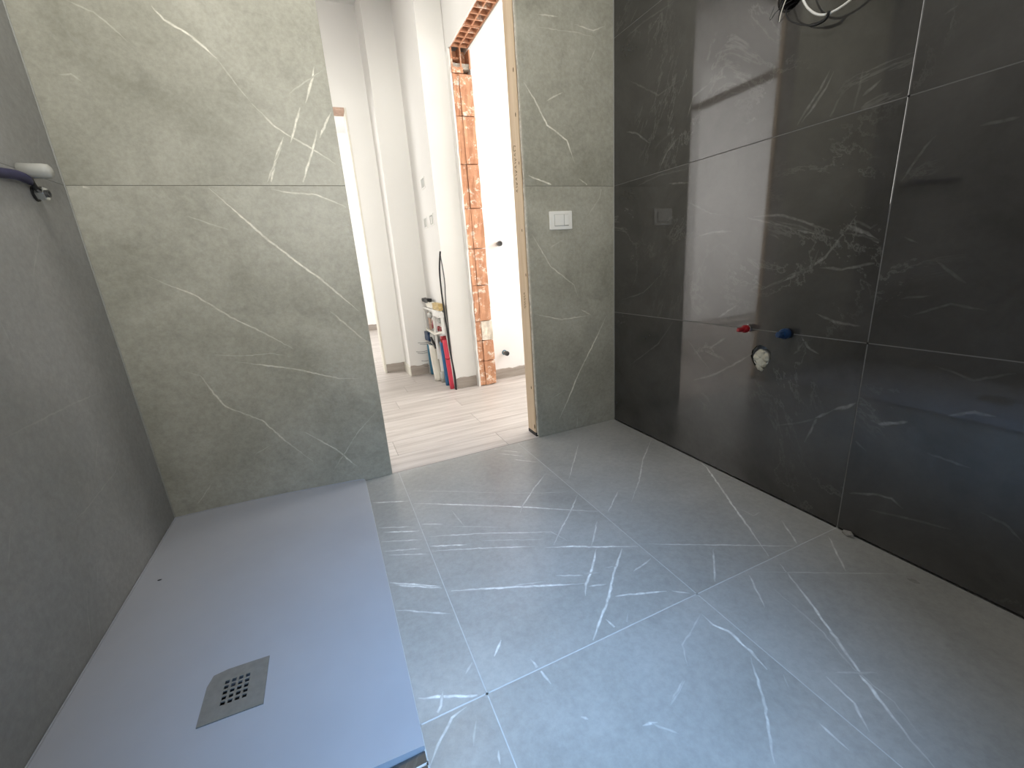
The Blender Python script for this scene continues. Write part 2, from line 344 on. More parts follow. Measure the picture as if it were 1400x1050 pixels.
VEINS = {
 'back': [
  (3,[(-0.325,1.698),(-0.3,1.664),(-0.254,1.64),(-0.218,1.611),(-0.183,1.574)]),
  (1,[(-0.525,1.684),(-0.468,1.662),(-0.429,1.624),(-0.406,1.596)]),
  (1,[(-0.183,1.574),(-0.148,1.513),(-0.112,1.455)]),
  (2,[(-0.112,1.455),(-0.061,1.394),(-0.017,1.362),(0.048,1.325),(0.124,1.273)]),
  (3,[(0.107,1.579),(0.082,1.518),(0.058,1.466)]),
  (3,[(0.036,1.45),(0.012,1.397),(-0.014,1.338)]),
  (3,[(-0.034,1.357),(-0.071,1.289),(-0.105,1.201)]),
  (2,[(-0.046,1.322),(-0.076,1.275),(-0.115,1.209)]),
  (3,[(0.136,1.441),(0.111,1.402),(0.083,1.358)]),
  (3,[(0.08,1.382),(0.052,1.316),(-0.004,1.201)]),
  (1,[(0.01,1.491),(0.076,1.535),(0.129,1.57)]),
  (1,[(-0.593,1.496),(-0.564,1.5),(-0.544,1.481)]),
  (2,[(-0.654,1.2),(-0.633,1.199),(-0.605,1.193)]),
  (3,[(-0.293,1.193),(-0.218,1.103),(-0.155,1.026),(-0.066,0.934),(0.002,0.869),(0.115,0.738)]),
  (2,[(-0.107,1.19),(-0.045,1.176),(0.037,1.171),(0.134,1.126)]),
  (1,[(-0.377,1.107),(-0.258,1.056)]),
  (2,[(-0.529,0.926),(-0.502,0.905),(-0.412,0.849),(-0.313,0.754),(-0.226,0.69),(-0.144,0.619)]),
  (2,[(0.011,0.749),(0.136,0.597)]),
  (2,[(-0.346,0.601),(-0.312,0.59),(-0.149,0.538),(-0.004,0.476),(0.071,0.461)]),
  (2,[(-0.506,0.589),(-0.46,0.566),(-0.434,0.491),(-0.41,0.436),(-0.304,0.357),(-0.244,0.259),(-0.161,0.143)]),
  (2,[(-0.168,0.277),(-0.067,0.176),(0.007,0.07)]),
  (1,[(-0.356,0.226),(-0.303,0.248)]),
  (1,[(-0.419,0.637),(-0.32,0.617),(-0.223,0.613),(-0.165,0.593)]),
  (1,[(0.128,0.313),(0.034,0.233),(-0.096,0.077)]),
  (1,[(-0.518,0.147),(-0.551,0.109),(-0.583,0.072)]),
  (3,[(0.913,1.596),(0.955,1.54),(1.014,1.444),(1.111,1.387),(1.148,1.299)]),
  (2,[(1.018,1.536),(1.096,1.574)]),
  (2,[(1.165,1.829),(1.259,1.817),(1.316,1.839)]),
  (2,[(0.989,1.842),(1.086,1.846)]),
  (1,[(0.988,1.798),(1.181,1.8),(1.273,1.792)]),
  (3,[(0.91,1.242),(1.035,1.201)]),
  (2,[(1.169,1.231),(1.223,1.201)]),
  (2,[(0.911,0.999),(1.002,0.851),(1.128,0.753),(1.146,0.698)]),
  (1,[(0.995,0.932),(1.079,0.97)]),
  (2,[(0.907,0.636),(1.051,0.594),(1.21,0.597)]),
  (2,[(1.163,0.632),(1.223,0.596)]),
  (3,[(1.317,0.585),(1.261,0.488),(1.148,0.316),(1.076,0.182),(1.016,0.077)]),
  (1,[(0.974,0.197),(1.045,0.224)]),
  (1,[(1.128,0.064),(1.117,-0.018)]),
  (1,[(1.234,1.698),(1.273,1.756)]),
  (1,[(1.199,1.054),(1.284,1.15),(1.306,1.246)]),
 ],
 'right': [
  (2,[(1.283,1.435),(1.348,1.42),(1.372,1.361)]),
  (2,[(1.413,1.303),(1.474,1.266),(1.513,1.215)]),
  (2,[(1.733,1.409),(1.663,1.385),(1.578,1.324)]),
  (2,[(0.864,1.328),(0.889,1.284),(0.924,1.241),(0.942,1.212)]),
  (2,[(0.855,1.317),(0.87,1.285),(0.9,1.248),(0.93,1.216)]),
  (1,[(0.783,1.294),(0.785,1.256),(0.794,1.205)]),
  (2,[(0.736,1.258),(0.759,1.243),(0.774,1.235)]),
  (1,[(0.829,1.253),(0.85,1.208),(0.878,1.197)]),
  (2,[(1.46,1.147),(1.351,1.13)]),
  (1,[(1.659,1.17),(1.521,1.188),(1.354,1.182)]),
  (2,[(1.083,0.972),(0.96,0.936),(0.893,0.913),(0.84,0.9),(0.798,0.884)]),
  (2,[(1.061,0.974),(0.964,0.967),(0.887,0.937),(0.809,0.905)]),
  (1,[(1.02,0.96),(0.931,0.925),(0.863,0.914)]),
  (1,[(0.982,0.952),(0.897,0.926),(0.819,0.89)]),
  (2,[(0.747,0.941),(0.764,0.913),(0.815,0.832),(0.905,0.778),(1.01,0.734)]),
  (1,[(0.835,0.858),(0.85,0.806),(0.937,0.773)]),
  (3,[(0.765,0.917),(0.718,0.89),(0.674,0.86)]),
  (1,[(0.752,0.93),(0.71,0.904),(0.695,0.913)]),
  (1,[(0.781,0.899),(0.725,0.886),(0.68,0.868)]),
  (2,[(0.674,0.816),(0.764,0.798),(0.828,0.804)]),
  (1,[(0.606,1.099),(0.628,1.068),(0.659,1.009)]),
  (2,[(1.302,0.927),(1.233,0.938),(1.144,0.935)]),
  (1,[(1.354,1.062),(1.238,1.005),(1.179,0.993)]),
  (1,[(0.56,0.816),(0.498,0.762)]),
  (1,[(0.531,1.097),(0.471,1.096)]),
  (1,[(0.632,0.874),(0.6,0.859)]),
  (2,[(1.102,0.674),(1.175,0.625)]),
  (2,[(1.136,0.551),(1.207,0.5)]),
  (1,[(1.322,0.52),(1.24,0.446),(1.201,0.417)]),
  (2,[(1.279,0.35),(1.178,0.397),(1.101,0.448),(1.021,0.507)]),
  (3,[(0.676,0.419),(0.698,0.401),(0.732,0.382)]),
  (2,[(0.732,0.382),(0.778,0.338),(0.79,0.289),(0.804,0.247)]),
  (1,[(0.908,0.269),(0.835,0.304),(0.77,0.341)]),
  (3,[(0.616,0.372),(0.55,0.401)]),
  (2,[(0.855,0.592),(0.833,0.562),(0.796,0.545)]),
  (1,[(0.844,0.58),(0.863,0.544),(0.874,0.532)]),
  (2,[(0.82,0.669),(0.767,0.647),(0.697,0.642)]),
  (2,[(0.657,0.132),(0.585,0.164),(0.551,0.168),(0.524,0.15)]),
  (2,[(0.477,0.442),(0.433,0.464),(0.394,0.465)]),
  (1,[(0.606,0.104),(0.511,0.129),(0.422,0.147)]),
  (1,[(0.499,0.33),(0.414,0.325)]),
  (1,[(0.615,0.723),(0.557,0.733)]),
  (1,[(1.01,0.734),(0.923,0.773)]),
  (1,[(1.756,1.766),(1.626,1.774),(1.448,1.762)]),
  (1,[(1.717,1.802),(1.663,1.84)]),
  (1,[(0.615,1.309),(0.613,1.335)]),
  (1,[(0.633,1.344),(0.609,1.35)]),
  (1,[(1.715,1.602),(1.532,1.486),(1.416,1.496)]),
  (1,[(0.683,0.317),(0.632,0.284)]),
  (1,[(0.582,0.684),(0.516,0.715),(0.452,0.703)]),
  (1,[(0.381,0.222),(0.33,0.212),(0.301,0.181)]),
  (1,[(0.519,0.562),(0.448,0.54),(0.383,0.571)]),
  (1,[(1.699,0.332),(1.493,0.476),(1.408,0.586)]),
  (1,[(1.76,0.662),(1.598,0.704),(1.505,0.771)]),
 ],
 'left': [
  (1,[(1.174,0.603),(1.232,0.602),(1.311,0.602),(1.478,0.6),(1.629,0.593)]),
  (1,[(1.517,0.479),(1.447,0.406)]),
  (1,[(1.615,0.405),(1.544,0.361),(1.467,0.355)]),
  (1,[(1.502,0.357),(1.339,0.34),(1.271,0.345)]),
  (1,[(1.252,0.201),(1.207,0.127),(1.168,0.041)]),
  (1,[(1.319,0.219),(1.271,0.141)]),
  (1,[(1.622,1.081),(1.574,1.021),(1.493,0.928)]),
  (1,[(1.781,1.343),(1.738,1.277)]),
  (1,[(1.107,0.437),(1.054,0.369)]),
  (1,[(1.313,0.834),(1.322,0.767)]),
 ],
 'floor': [
  (3,[(0.169,1.529),(0.339,1.419),(0.537,1.287),(0.766,1.12)]),
  (1,[(0.174,1.637),(0.368,1.514),(0.505,1.42)]),
  (1,[(0.505,1.42),(0.662,1.328),(0.759,1.284)]),
  (2,[(0.177,1.367),(0.249,1.326)]),
  (2,[(0.171,1.286),(0.342,1.211),(0.564,1.098),(0.585,1.033)]),
  (1,[(0.259,1.304),(0.346,1.254),(0.441,1.195)]),
  (3,[(0.177,1.226),(0.288,1.174)]),
  (2,[(0.176,1.199),(0.316,1.138),(0.49,1.052)]),
  (1,[(0.336,1.172),(0.521,1.075)]),
  (3,[(0.508,1.035),(0.586,0.999),(0.652,0.959),(0.764,0.9)]),
  (3,[(0.174,1.004),(0.33,0.935),(0.412,0.899),(0.533,0.844)]),
  (1,[(0.344,0.935),(0.438,0.905)]),
  (2,[(0.475,0.911),(0.544,0.874)]),
  (2,[(0.535,0.83),(0.582,0.814)]),
  (3,[(0.576,0.767),(0.655,0.739),(0.709,0.718)]),
  (2,[(0.72,0.712),(0.758,0.683)]),
  (2,[(0.747,1.472),(0.639,1.38),(0.549,1.292),(0.516,1.25)]),
  (2,[(0.767,1.254),(0.678,1.164),(0.596,1.091),(0.536,1.033)]),
  (2,[(0.732,1.074),(0.638,0.97)]),
  (3,[(0.645,0.954),(0.586,0.888),(0.534,0.841),(0.508,0.806)]),
  (3,[(0.714,0.916),(0.646,0.856),(0.601,0.816),(0.561,0.773),(0.481,0.708),(0.435,0.671)]),
  (2,[(0.762,0.839),(0.72,0.826),(0.681,0.82)]),
  (2,[(0.51,0.718),(0.515,0.673)]),
  (1,[(0.57,0.707),(0.539,0.673)]),
  (1,[(0.299,1.407),(0.312,1.274)]),
  (3,[(0.249,0.782),(0.218,0.748)]),
  (1,[(0.55,0.88),(0.594,0.86)]),
  (1,[(0.616,0.872),(0.652,0.86)]),
  (2,[(0.558,1.884),(0.586,1.862)]),
  (3,[(0.592,1.849),(0.653,1.811)]),
  (2,[(0.665,1.785),(0.736,1.714)]),
  (2,[(0.634,1.763),(0.688,1.711),(0.735,1.663)]),
  (2,[(0.669,1.668),(0.758,1.579)]),
  (3,[(0.025,1.615),(0.168,1.548)]),
  (3,[(0.047,1.384),(0.162,1.329)]),
  (2,[(0.033,1.421),(0.146,1.367)]),
  (2,[(0.033,1.333),(0.161,1.274)]),
  (2,[(0.03,1.277),(0.151,1.228)]),
  (2,[(0.044,1.249),(0.164,1.189)]),
  (3,[(0.031,1.117),(0.164,1.029)]),
  (3,[(0.043,1.1),(0.163,1.023)]),
  (2,[(0.032,1.002),(0.162,0.918)]),
  (3,[(0.035,0.73),(0.085,0.709),(0.162,0.673)]),
  (2,[(0.088,0.722),(0.076,0.693),(0.057,0.669)]),
  (2,[(0.166,0.758),(0.143,0.737)]),
  (2,[(1.02,1.647),(0.901,1.499),(0.798,1.371)]),
  (2,[(1.346,1.501),(1.172,1.357),(1.035,1.219),(0.909,1.111)]),
  (2,[(0.914,1.195),(0.794,1.098)]),
  (2,[(0.786,0.9),(0.825,0.878),(1.179,0.671)]),
  (3,[(1.374,1.257),(1.342,1.164),(1.245,0.997),(1.177,0.881),(1.125,0.788),(1.063,0.682)]),
  (2,[(0.951,0.781),(0.838,0.673)]),
  (2,[(1.256,0.778),(1.179,0.671)]),
  (1,[(1.243,0.843),(1.203,0.84),(1.199,0.894)]),
  (3,[(0.729,0.618),(0.729,0.583),(0.745,0.553),(0.743,0.492),(0.735,0.447)]),
  (1,[(0.726,0.62),(0.669,0.593),(0.622,0.574),(0.593,0.53)]),
  (1,[(0.561,0.507),(0.498,0.481)]),
  (2,[(0.729,0.481),(0.666,0.402),(0.622,0.359),(0.584,0.322)]),
  (1,[(0.755,0.425),(0.737,0.401)]),
  (2,[(0.42,0.476),(0.453,0.467)]),
  (1,[(0.44,0.471),(0.474,0.433)]),
  (3,[(1.06,0.647),(1.007,0.541),(0.941,0.429),(0.894,0.354),(0.858,0.289),(0.834,0.24),(0.818,0.2)]),
  (1,[(0.96,0.599),(0.936,0.463),(0.894,0.367),(0.886,0.291),(0.855,0.23)]),
  (2,[(0.949,0.658),(0.882,0.562)]),
  (2,[(0.828,0.383),(0.817,0.325),(0.784,0.282)]),
  (2,[(1.3,0.66),(1.184,0.544)]),
  (2,[(0.721,0.331),(0.721,0.278)]),
  (1,[(0.969,0.66),(1.31,0.465)]),
  (1,[(0.85,0.38),(0.928,0.34)]),
  (2,[(0.125,0.666),(0.09,0.659),(0.05,0.62),(0.03,0.593)]),
  (1,[(0.132,0.631),(0.112,0.589)]),
  (2,[(0.291,0.702),(0.304,0.63)]),
  (2,[(0.325,0.542),(0.335,0.531)]),
  (1,[(0.558,0.508),(0.507,0.487)]),
  (2,[(0.154,0.561),(0.146,0.538)]),
 ],
}
# ------------------------------------------------------------------ the tiled bathroom
D, XR, XL, TH = 1.822, 1.366, -0.663, 0.009
ROOM_Y0, CEIL, HALL_CEIL = -1.0, 2.7, 2.78
DOOR_L, DOOR_R = 0.145, 0.887
WALL_BACK_Y = 1.932

SURF = {   # origin, u axis, v axis, outward normal
 'back':  (Vector((0, D, 0)), Vector((1, 0, 0)), Vector((0, 0, 1)), Vector((0, -1, 0))),
 'right': (Vector((XR, 0, 0)), Vector((0, 1, 0)), Vector((0, 0, 1)), Vector((-1, 0, 0))),
 'left':  (Vector((XL, 0, 0)), Vector((0, 1, 0)), Vector((0, 0, 1)), Vector((1, 0, 0))),
 'floor': (Vector((0, 0, 0)), Vector((1, 0, 0)), Vector((0, 1, 0)), Vector((0, 0, 1))),
}

def slab(bm, surf, u0, u1, v0, v1, th, holes=(), off=0.0, cham=0.0, mi=0):
    """rectangular slab whose front lies on the surface (offset off), optional through holes and a chamfered front edge"""
    O, U, V, Nn = SURF[surf]
    P = lambda u, v, w: O + U*u + V*v + Nn*w
    rect = [(u0, v0), (u1, v0), (u1, v1), (u0, v1)]
    inner = [(u0+cham, v0+cham), (u1-cham, v0+cham), (u1-cham, v1-cham), (u0+cham, v1-cham)]
    start = len(bm.faces)
    def ring(pts, w): return [bm.verts.new(P(a, b, w)) for a, b in pts]
    fr = ring(inner, off); bk = ring(rect, off-th)
    mid = ring(rect, off-cham) if cham else fr
    fronts = [fr]; backs = [bk]
    for h in holes:
        fronts.append(ring(h, off)); backs.append(ring(h, off-th))
    newf = []
    for loops in (fronts, backs):
        if holes:
            es = []
            for lp in loops:
                for i in range(len(lp)):
                    es.append(bm.edges.new((lp[i], lp[(i+1) % len(lp)])))
            r = bmesh.ops.triangle_fill(bm, use_beauty=True, edges=es)
            newf += [g for g in r['geom'] if isinstance(g, bmesh.types.BMFace)]
        else:
            newf.append(bm.faces.new(loops[0]))
    def bridge(a, b):
        for i in range(len(a)):
            j = (i+1) % len(a)
            newf.append(bm.faces.new((a[i], a[j], b[j], b[i])))
    if cham: bridge(fr, mid)
    bridge(mid, bk)
    for a, b in zip(fronts[1:], backs[1:]): bridge(a, b)
    for f in newf: f.material_index = mi
    bmesh.ops.recalc_face_normals(bm, faces=newf)

VW = {3: (0.0046, 0.95), 2: (0.0036, 0.62), 1: (0.0030, 0.30)}

def add_veins(bm, surf, u0, u1, v0, v1, wscale=1.0, ascale=1.0, mi=1, seed=0):
    O, U, V, Nn = SURF[surf]
    lay = bm.verts.layers.float.get('vein') or bm.verts.layers.float.new('vein')
    for qi, (wt, pts) in enumerate(VEINS.get(surf, [])):
        rg = rnd(seed*977 + qi*13 + 5)
        w, a = VW[wt]; w *= wscale*0.95; a = min(1.0, a*ascale)
        dense = []
        for (p, q) in zip(pts[:-1], pts[1:]):
            L = math.hypot(q[0]-p[0], q[1]-p[1]); n = max(2, int(L/0.012))
            for i in range(n):
                t = i/n; dense.append((p[0]+(q[0]-p[0])*t, p[1]+(q[1]-p[1])*t))
        dense.append(pts[-1])
        m = len(dense)
        jit = 0.0013
        path = []
        ph = rg.uniform(0, 6.28)
        for i, (a0, b0) in enumerate(dense):
            s = i/max(1, m-1)
            path.append((a0+rg.uniform(-jit, jit), b0+rg.uniform(-jit, jit), s))
        run = []
        runs = []
        for p in path:
            if u0+0.001 < p[0] < u1-0.001 and v0+0.001 < p[1] < v1-0.001: run.append(p)
            else:
                if len(run) > 1: runs.append(run)
                run = []
        if len(run) > 1: runs.append(run)
        for run in runs:
            prev = None
            for i, (a0, b0, s) in enumerate(run):
                a1 = run[max(0, i-1)]; a2 = run[min(len(run)-1, i+1)]
                dx, dy = a2[0]-a1[0], a2[1]-a1[1]; L = math.hypot(dx, dy) or 1
                nx, ny = -dy/L, dx/L
                taper = min(1.0, 0.35 + 3.0*min(s, 1-s))
                ww = w*taper*(0.75+0.5*rg.random())
                al = a*taper*(0.8+0.2*math.sin(ph+s*17))
                row = []
                for k, kk in ((-1, 0.0), (-0.35, al), (0.35, al), (1, 0.0)):
                    vv = bm.verts.new(O + U*(a0+nx*ww*k) + V*(b0+ny*ww*k) + Nn*(0.0001+qi*8e-6))
                    vv[lay] = kk; row.append(vv)
                if prev:
                    for k in range(3):
                        f = bm.faces.new((prev[k], prev[k+1], row[k+1], row[k])); f.material_index = mi
                        f.normal_update()
                        if f.normal.dot(Nn) < 0: f.normal_flip()
                prev = row

TILES = []
def tile(parent, surf, u0, u1, v0, v1, mat, gap=0.0015, th=TH, holes=(), ws=1.0, als=1.0):
    bm = bmesh.new()
    bm.verts.layers.float.new('vein')
    g = gap/2
    slab(bm, surf, u0+g, u1-g, v0+g, v1-g, th, holes, 0.0, 0.0006)
    add_veins(bm, surf, u0+g, u1-g, v0+g, v1-g, ws, als, 0, len(TILES))
    o = obj('tile', bm, mat, parent)
    TILES.append(o)
    return o

def grout(parent, surf, rects, mat, depth=0.0010):
    bm = bmesh.new()
    for (u0, u1, v0, v1) in rects: slab(bm, surf, u0, u1, v0, v1, TH-depth, (), -depth)
    return obj('grout', bm, mat, parent)

def circle(cu, cv, r, n=20, jag=0.0, seed=1):
    rg = rnd(seed)
    return [(cu + r*(1+rg.uniform(-jag, jag))*math.cos(2*math.pi*i/n), cv + r*(1+rg.uniform(-jag, jag))*math.sin(2*math.pi*i/n)) for i in range(n)]

HOLE_DRAIN = [(0.991, 0.545), (1.007, 0.539), (1.022, 0.520), (1.025, 0.498), (1.011, 0.472), (0.990, 0.455), (0.976, 0.449), (0.968, 0.468), (0.954, 0.486), (0.949, 0.506), (0.953, 0.527), (0.972, 0.540)]
HOLE_BOX = circle(1.000, 1.560, 0.040, 24)

# floor: slab, tiles, grout
fl = tag(obj('floor', bbox((XL-0.1, ROOM_Y0-0.1, -0.16), (XR+0.1, D+0.004, -TH)), MAT['cement'], None), kind='structure')
XC, XA, YB = 0.172, 0.771, 0.673
for (a, b) in ((0.027, XC), (XC, XA), (XA, XR-0.002)):
    for (c, d) in ((YB, D+0.004), (YB-1.2, YB), (ROOM_Y0, YB-1.2)):
        tile(fl, 'floor', a, b, c, d, MAT['tile_floor'], 0.0019)
tile(fl, 'floor', XL, 0.027, 0.600, 0.624, MAT['tile_dark'], 0.002)
tile(fl, 'floor', XL, 0.027, ROOM_Y0, 0.600, MAT['tile_dark'], 0.004)
grout(fl, 'floor', [(XC-0.003, XC+0.003, ROOM_Y0, D), (XA-0.003, XA+0.003, ROOM_Y0, D), (0.027, XR, YB-0.003, YB+0.003), (0.027, XR, YB-1.203, YB-1.197), (XL, 0.027, 0.596, 0.604), (0.024, 0.030, ROOM_Y0, D)], MAT['grout_light'], 0.0003)

# left wall
wl = tag(obj('wall_left', bbox((XL-0.12, ROOM_Y0-0.1, -0.16), (XL-TH, WALL_BACK_Y, CEIL)), MAT['cement']), kind='structure')
for (c, d) in ((0.0, 1.2), (1.2, 2.4), (2.4, CEIL)):
    for (a, b) in ((ROOM_Y0, -0.6), (-0.6, 0.6), (0.6, D)):
        tile(wl, 'left', a, b, c, d, MAT['tile_left'], 0.0012, als=0.55)
grout(wl, 'left', [(ROOM_Y0, D, 1.197, 1.203), (ROOM_Y0, D, 2.397, 2.403), (0.597, 0.603, 0, CEIL), (-0.603, -0.597, 0, CEIL)], MAT['grout_shower'], 0.0004)

# right wall, anthracite
bm = bmesh.new(); slab(bm, 'right', ROOM_Y0-0.1, WALL_BACK_Y, 0.0, CEIL, 0.10, (HOLE_DRAIN, HOLE_BOX), -TH)
wr = tag(obj('wall_right', bm, MAT['cement']), kind='structure')
for (c, d) in ((0.003, 0.5965), (0.5965, 1.2), (1.2, 1.8), (1.8, 2.4), (2.4, CEIL)):
    for (a, b) in ((ROOM_Y0, YB-1.2), (YB-1.2, YB), (YB, D)):
        hs = []
        if a == YB and c < 0.1: hs = [HOLE_DRAIN]
        if a == YB and abs(c-1.2) < 0.01: hs = [HOLE_BOX]
        tile(wr, 'right', a, b, c, d, MAT['tile_dark'], 0.0026, holes=hs, ws=1.4, als=0.62)
grout(wr, 'right', [(ROOM_Y0, D, z-0.003, z+0.003) for z in (0.5965, 1.2, 1.8, 2.4)] + [(YB-0.003, YB+0.003, 0, CEIL), (YB-1.203, YB-1.197, 0, CEIL)], MAT['grout_dark'], 0.0005)

# back wall with the doorway
bm = bmesh.new()
box(bm, (XL-0.12, D+TH, -0.02), (DOOR_L-0.024, WALL_BACK_Y, HALL_CEIL))
box(bm, (DOOR_R+0.022, D+TH, -0.02), (XR+0.10, WALL_BACK_Y, HALL_CEIL))
box(bm, (DOOR_L-0.024, D+TH, 2.13), (DOOR_R+0.022, WALL_BACK_Y, HALL_CEIL))
wb = tag(obj('wall_back', bm, MAT['plaster']), kind='structure')
for (a, b) in ((XL, DOOR_L), (DOOR_R+0.004, XR)):
    for (c, d) in ((0.0, 1.2), (1.2, 2.4), (2.4, CEIL)):
        tile(wb, 'back', a, b, c, d, MAT['tile_back'], 0.0016)
tile(wb, 'back', DOOR_L, DOOR_R+0.004, 2.13, CEIL, MAT['tile_back'], 0.0016)
grout(wb, 'back', [(XL, DOOR_L-0.002, 1.197, 1.203), (DOOR_R+0.006, XR, 1.197, 1.203), (XL, DOOR_L-0.002, 2.397, 2.403), (DOOR_R+0.006, XR, 2.397, 2.403)], MAT['grout_wall'], 0.0008)
for cx_ in (XL+0.0015, XR-0.0015):
    bm = bmesh.new(); tube(bm, [(cx_, D-0.0015, 0.002 if cx_ > 0 else 0.042), (cx_, D-0.0015, CEIL-0.002)], 0.0026, 6, 0)
    obj('silicone_joint', bm, MAT['silicone'], wb)
# ragged mortar and dark gap between tile edge and pine lining
rg = rnd(3)
bm = bmesh.new()
z = 0.012
rings = []
while z < 2.13:
    o = rg.uniform(-0.0015, 0.0015)
    rings.append([Vector((DOOR_R+0.0025+o, D+TH-0.001, z)), Vector((DOOR_R+0.0025-o, D+TH+0.008+o, z)), Vector((DOOR_R+0.022, D+TH+0.008, z)), Vector((DOOR_R+0.022, D+TH-0.001, z))])
    z += rg.uniform(0.02, 0.05)
loft(bm, rings)
obj('mortar_bead', bm, MAT['mortar'], wb)
obj('jamb_render', bbox((DOOR_L-0.024, D+TH+0.0005, 0.001), (DOOR_L-0.003, WALL_BACK_Y-0.032, 2.13)), MAT['cement'], wb)
obj('gap_filler', bbox((DOOR_R+0.006, D+TH+0.008, 0.02), (DOOR_R+0.022, D+TH+0.018, 2.13)), MAT['mortar_brown'], wb)

# rear wall with the window behind the camera
bm = bmesh.new()
box(bm, (XL-0.12, ROOM_Y0-0.12, -0.02), (-0.17, ROOM_Y0, CEIL)); box(bm, (0.77, ROOM_Y0-0.12, -0.02), (XR+0.1, ROOM_Y0, CEIL))
box(bm, (-0.17, ROOM_Y0-0.12, -0.02), (0.77, ROOM_Y0, 0.9)); box(bm, (-0.17, ROOM_Y0-0.12, 2.2), (0.77, ROOM_Y0, CEIL))
tag(obj('wall_rear', bm, MAT['tile_left']), kind='structure')
wn = empty('window_1', (0.30, ROOM_Y0-0.06, 0.9)); tag(wn, kind='structure')
bm = bmesh.new()
for (a, b) in (((-0.17, 0.9), (-0.12, 2.2)), ((0.72, 0.9), (0.77, 2.2)), ((-0.12, 0.9), (0.72, 0.95)), ((-0.12, 2.15), (0.72, 2.2))):
    box(bm, (a[0], ROOM_Y0-0.09, a[1]), (b[0], ROOM_Y0-0.05, b[1]))
obj('window_frame', bm, MAT['white_plastic'], wn)

tag(obj('ceiling', bbox((XL-0.12, ROOM_Y0-0.12, CEIL), (XR+0.1, D+TH, CEIL+0.08)), MAT['ceiling']), kind='structure')

# ------------------------------------------------------------------ hall and the rooms beyond
PY, PX = 2.975, 0.785          # plastered pier: front plane, left corner
WB_Y, RET_X, WC_Y = 3.595, 0.572, 3.865
BX0, BX1, BY = 0.965, 1.090, 2.912
ENDX = -0.545
FAR_Y = 7.0
hf = tag(obj('floor_hall', bbox((-3.0, D+0.004, -0.12), (2.9, FAR_Y+0.1, -0.012)), MAT['cement']), kind='structure')
# oak planks run along x; two rows of end joints are laid where they show, the rest staggered
PW = 0.182
yy = [D+0.006, 2.010, 2.200]
while yy[-1] < 4.4: yy.append(yy[-1] + PW)
starts = {0: 0.722, 1: 0.20, 2: 0.706, 3: 0.05, 4: 0.705, 5: 0.33, 6: -0.2, 7: 0.45}
for i, (a, b) in enumerate(zip(yy[:-1], yy[1:])):
    s = starts.get(i, (i*0.37) % 1.2)
    x = s - 3.6
    while x < 2.9:
        x0, x1 = max(x, -3.0), min(x+1.2, 2.9)
        if x1 - x0 > 0.02 and x1 > -1.3 and (b < 3.2 or x0 < 1.2):
            obj('plank', bbox((x0+0.0006, a+0.0006, -0.012), (x1-0.0006, b-0.0006, 0.0), 0.0008), MAT['oak'], hf)
        x += 1.2
bm = bmesh.new(); box(bm, (-3.0, yy[-1]+0.001, -0.012), (2.9, FAR_Y, 0.0))
obj('plank', bm, MAT['oak'], hf)

# hall walls
bm = bmesh.new()
box(bm, (PX, PY, -0.01), (BX0-0.012, WB_Y+0.4, HALL_CEIL))
box(bm, (BX0-0.012, BY+0.10, -0.01), (BX1, WB_Y+0.4, HALL_CEIL))
tag(obj('wall_hall_pier', bm, MAT['plaster']), kind='structure')
bm = bmesh.new()
box(bm, (RET_X, WB_Y, -0.01), (PX, WB_Y+0.4, HALL_CEIL))
tag(obj('wall_hall_corner', bm, MAT['plaster']), kind='structure')
bm = bmesh.new()
OPX0, OPX1, OPZ = -0.44, 0.402, 2.105
box(bm, (OPX1, WC_Y, -0.01), (RET_X, WC_Y+0.13, HALL_CEIL))
box(bm, (ENDX-0.1, WC_Y, -0.01), (OPX0, WC_Y+0.13, HALL_CEIL))
box(bm, (OPX0, WC_Y, OPZ), (OPX1, WC_Y+0.13, HALL_CEIL))
tag(obj('wall_hall_far', bm, MAT['plaster']), kind='structure')
t1 = empty('trim_1', (0, WC_Y, 0)); tag(t1, kind='structure')
obj('head_board', bbox((OPX0+0.001, WC_Y-0.004, OPZ-0.022), (OPX1-0.016, WC_Y+0.13, OPZ-0.001)), MAT['header'], t1)
obj('jamb_board', bbox((OPX1-0.015, WC_Y-0.004, 0.001), (OPX1-0.001, WC_Y+0.13, OPZ-0.001)), MAT['offwhite'], t1)
# end wall of the hall with another doorway
bm = bmesh.new()
EY0, EY1, EZ = 2.25, 3.24, 2.10
box(bm, (ENDX-0.1, WALL_BACK_Y, -0.01), (ENDX, EY0, HALL_CEIL)); box(bm, (ENDX-0.1, EY1, -0.01), (ENDX, WC_Y, HALL_CEIL))
tag(obj('wall_hall_end', bm, MAT['plaster_bright']), kind='structure')
t2 = empty('trim_2', (ENDX, EY0, 0)); tag(t2, kind='structure')
obj('head_board', bbox((ENDX-0.1, EY0+0.001, EZ-0.03), (ENDX+0.006, EY1-0.001, EZ-0.001)), MAT['skirting'], t2)
# rooms beyond
tag(obj('wall_end_room', bbox((-2.9, WALL_BACK_Y-0.5, -0.01), (-2.8, 4.1, HALL_CEIL)), MAT['plaster_bright']), kind='structure')
bm = bmesh.new(); box(bm, (-2.8, 4.0, -0.01), (ENDX-0.1, 4.1, HALL_CEIL)); box(bm, (-2.8, 1.35, -0.01), (XL-0.12, 1.45, HALL_CEIL))
tag(obj('wall_end_room_side', bm, MAT['plaster_bright']), kind='structure')
bm = bmesh.new(); box(bm, (-3.0, FAR_Y, -0.01), (2.9, FAR_Y+0.1, HALL_CEIL))
tag(obj('wall_far_room', bm, MAT['plaster_bright']), kind='structure')
bm = bmesh.new(); box(bm, (-3.0, 4.1, -0.01), (-2.9, FAR_Y, HALL_CEIL)); box(bm, (1.2, WC_Y+0.13, -0.01), (1.3, FAR_Y, HALL_CEIL))
tag(obj('wall_far_room_side', bm, MAT['plaster_bright']), kind='structure')
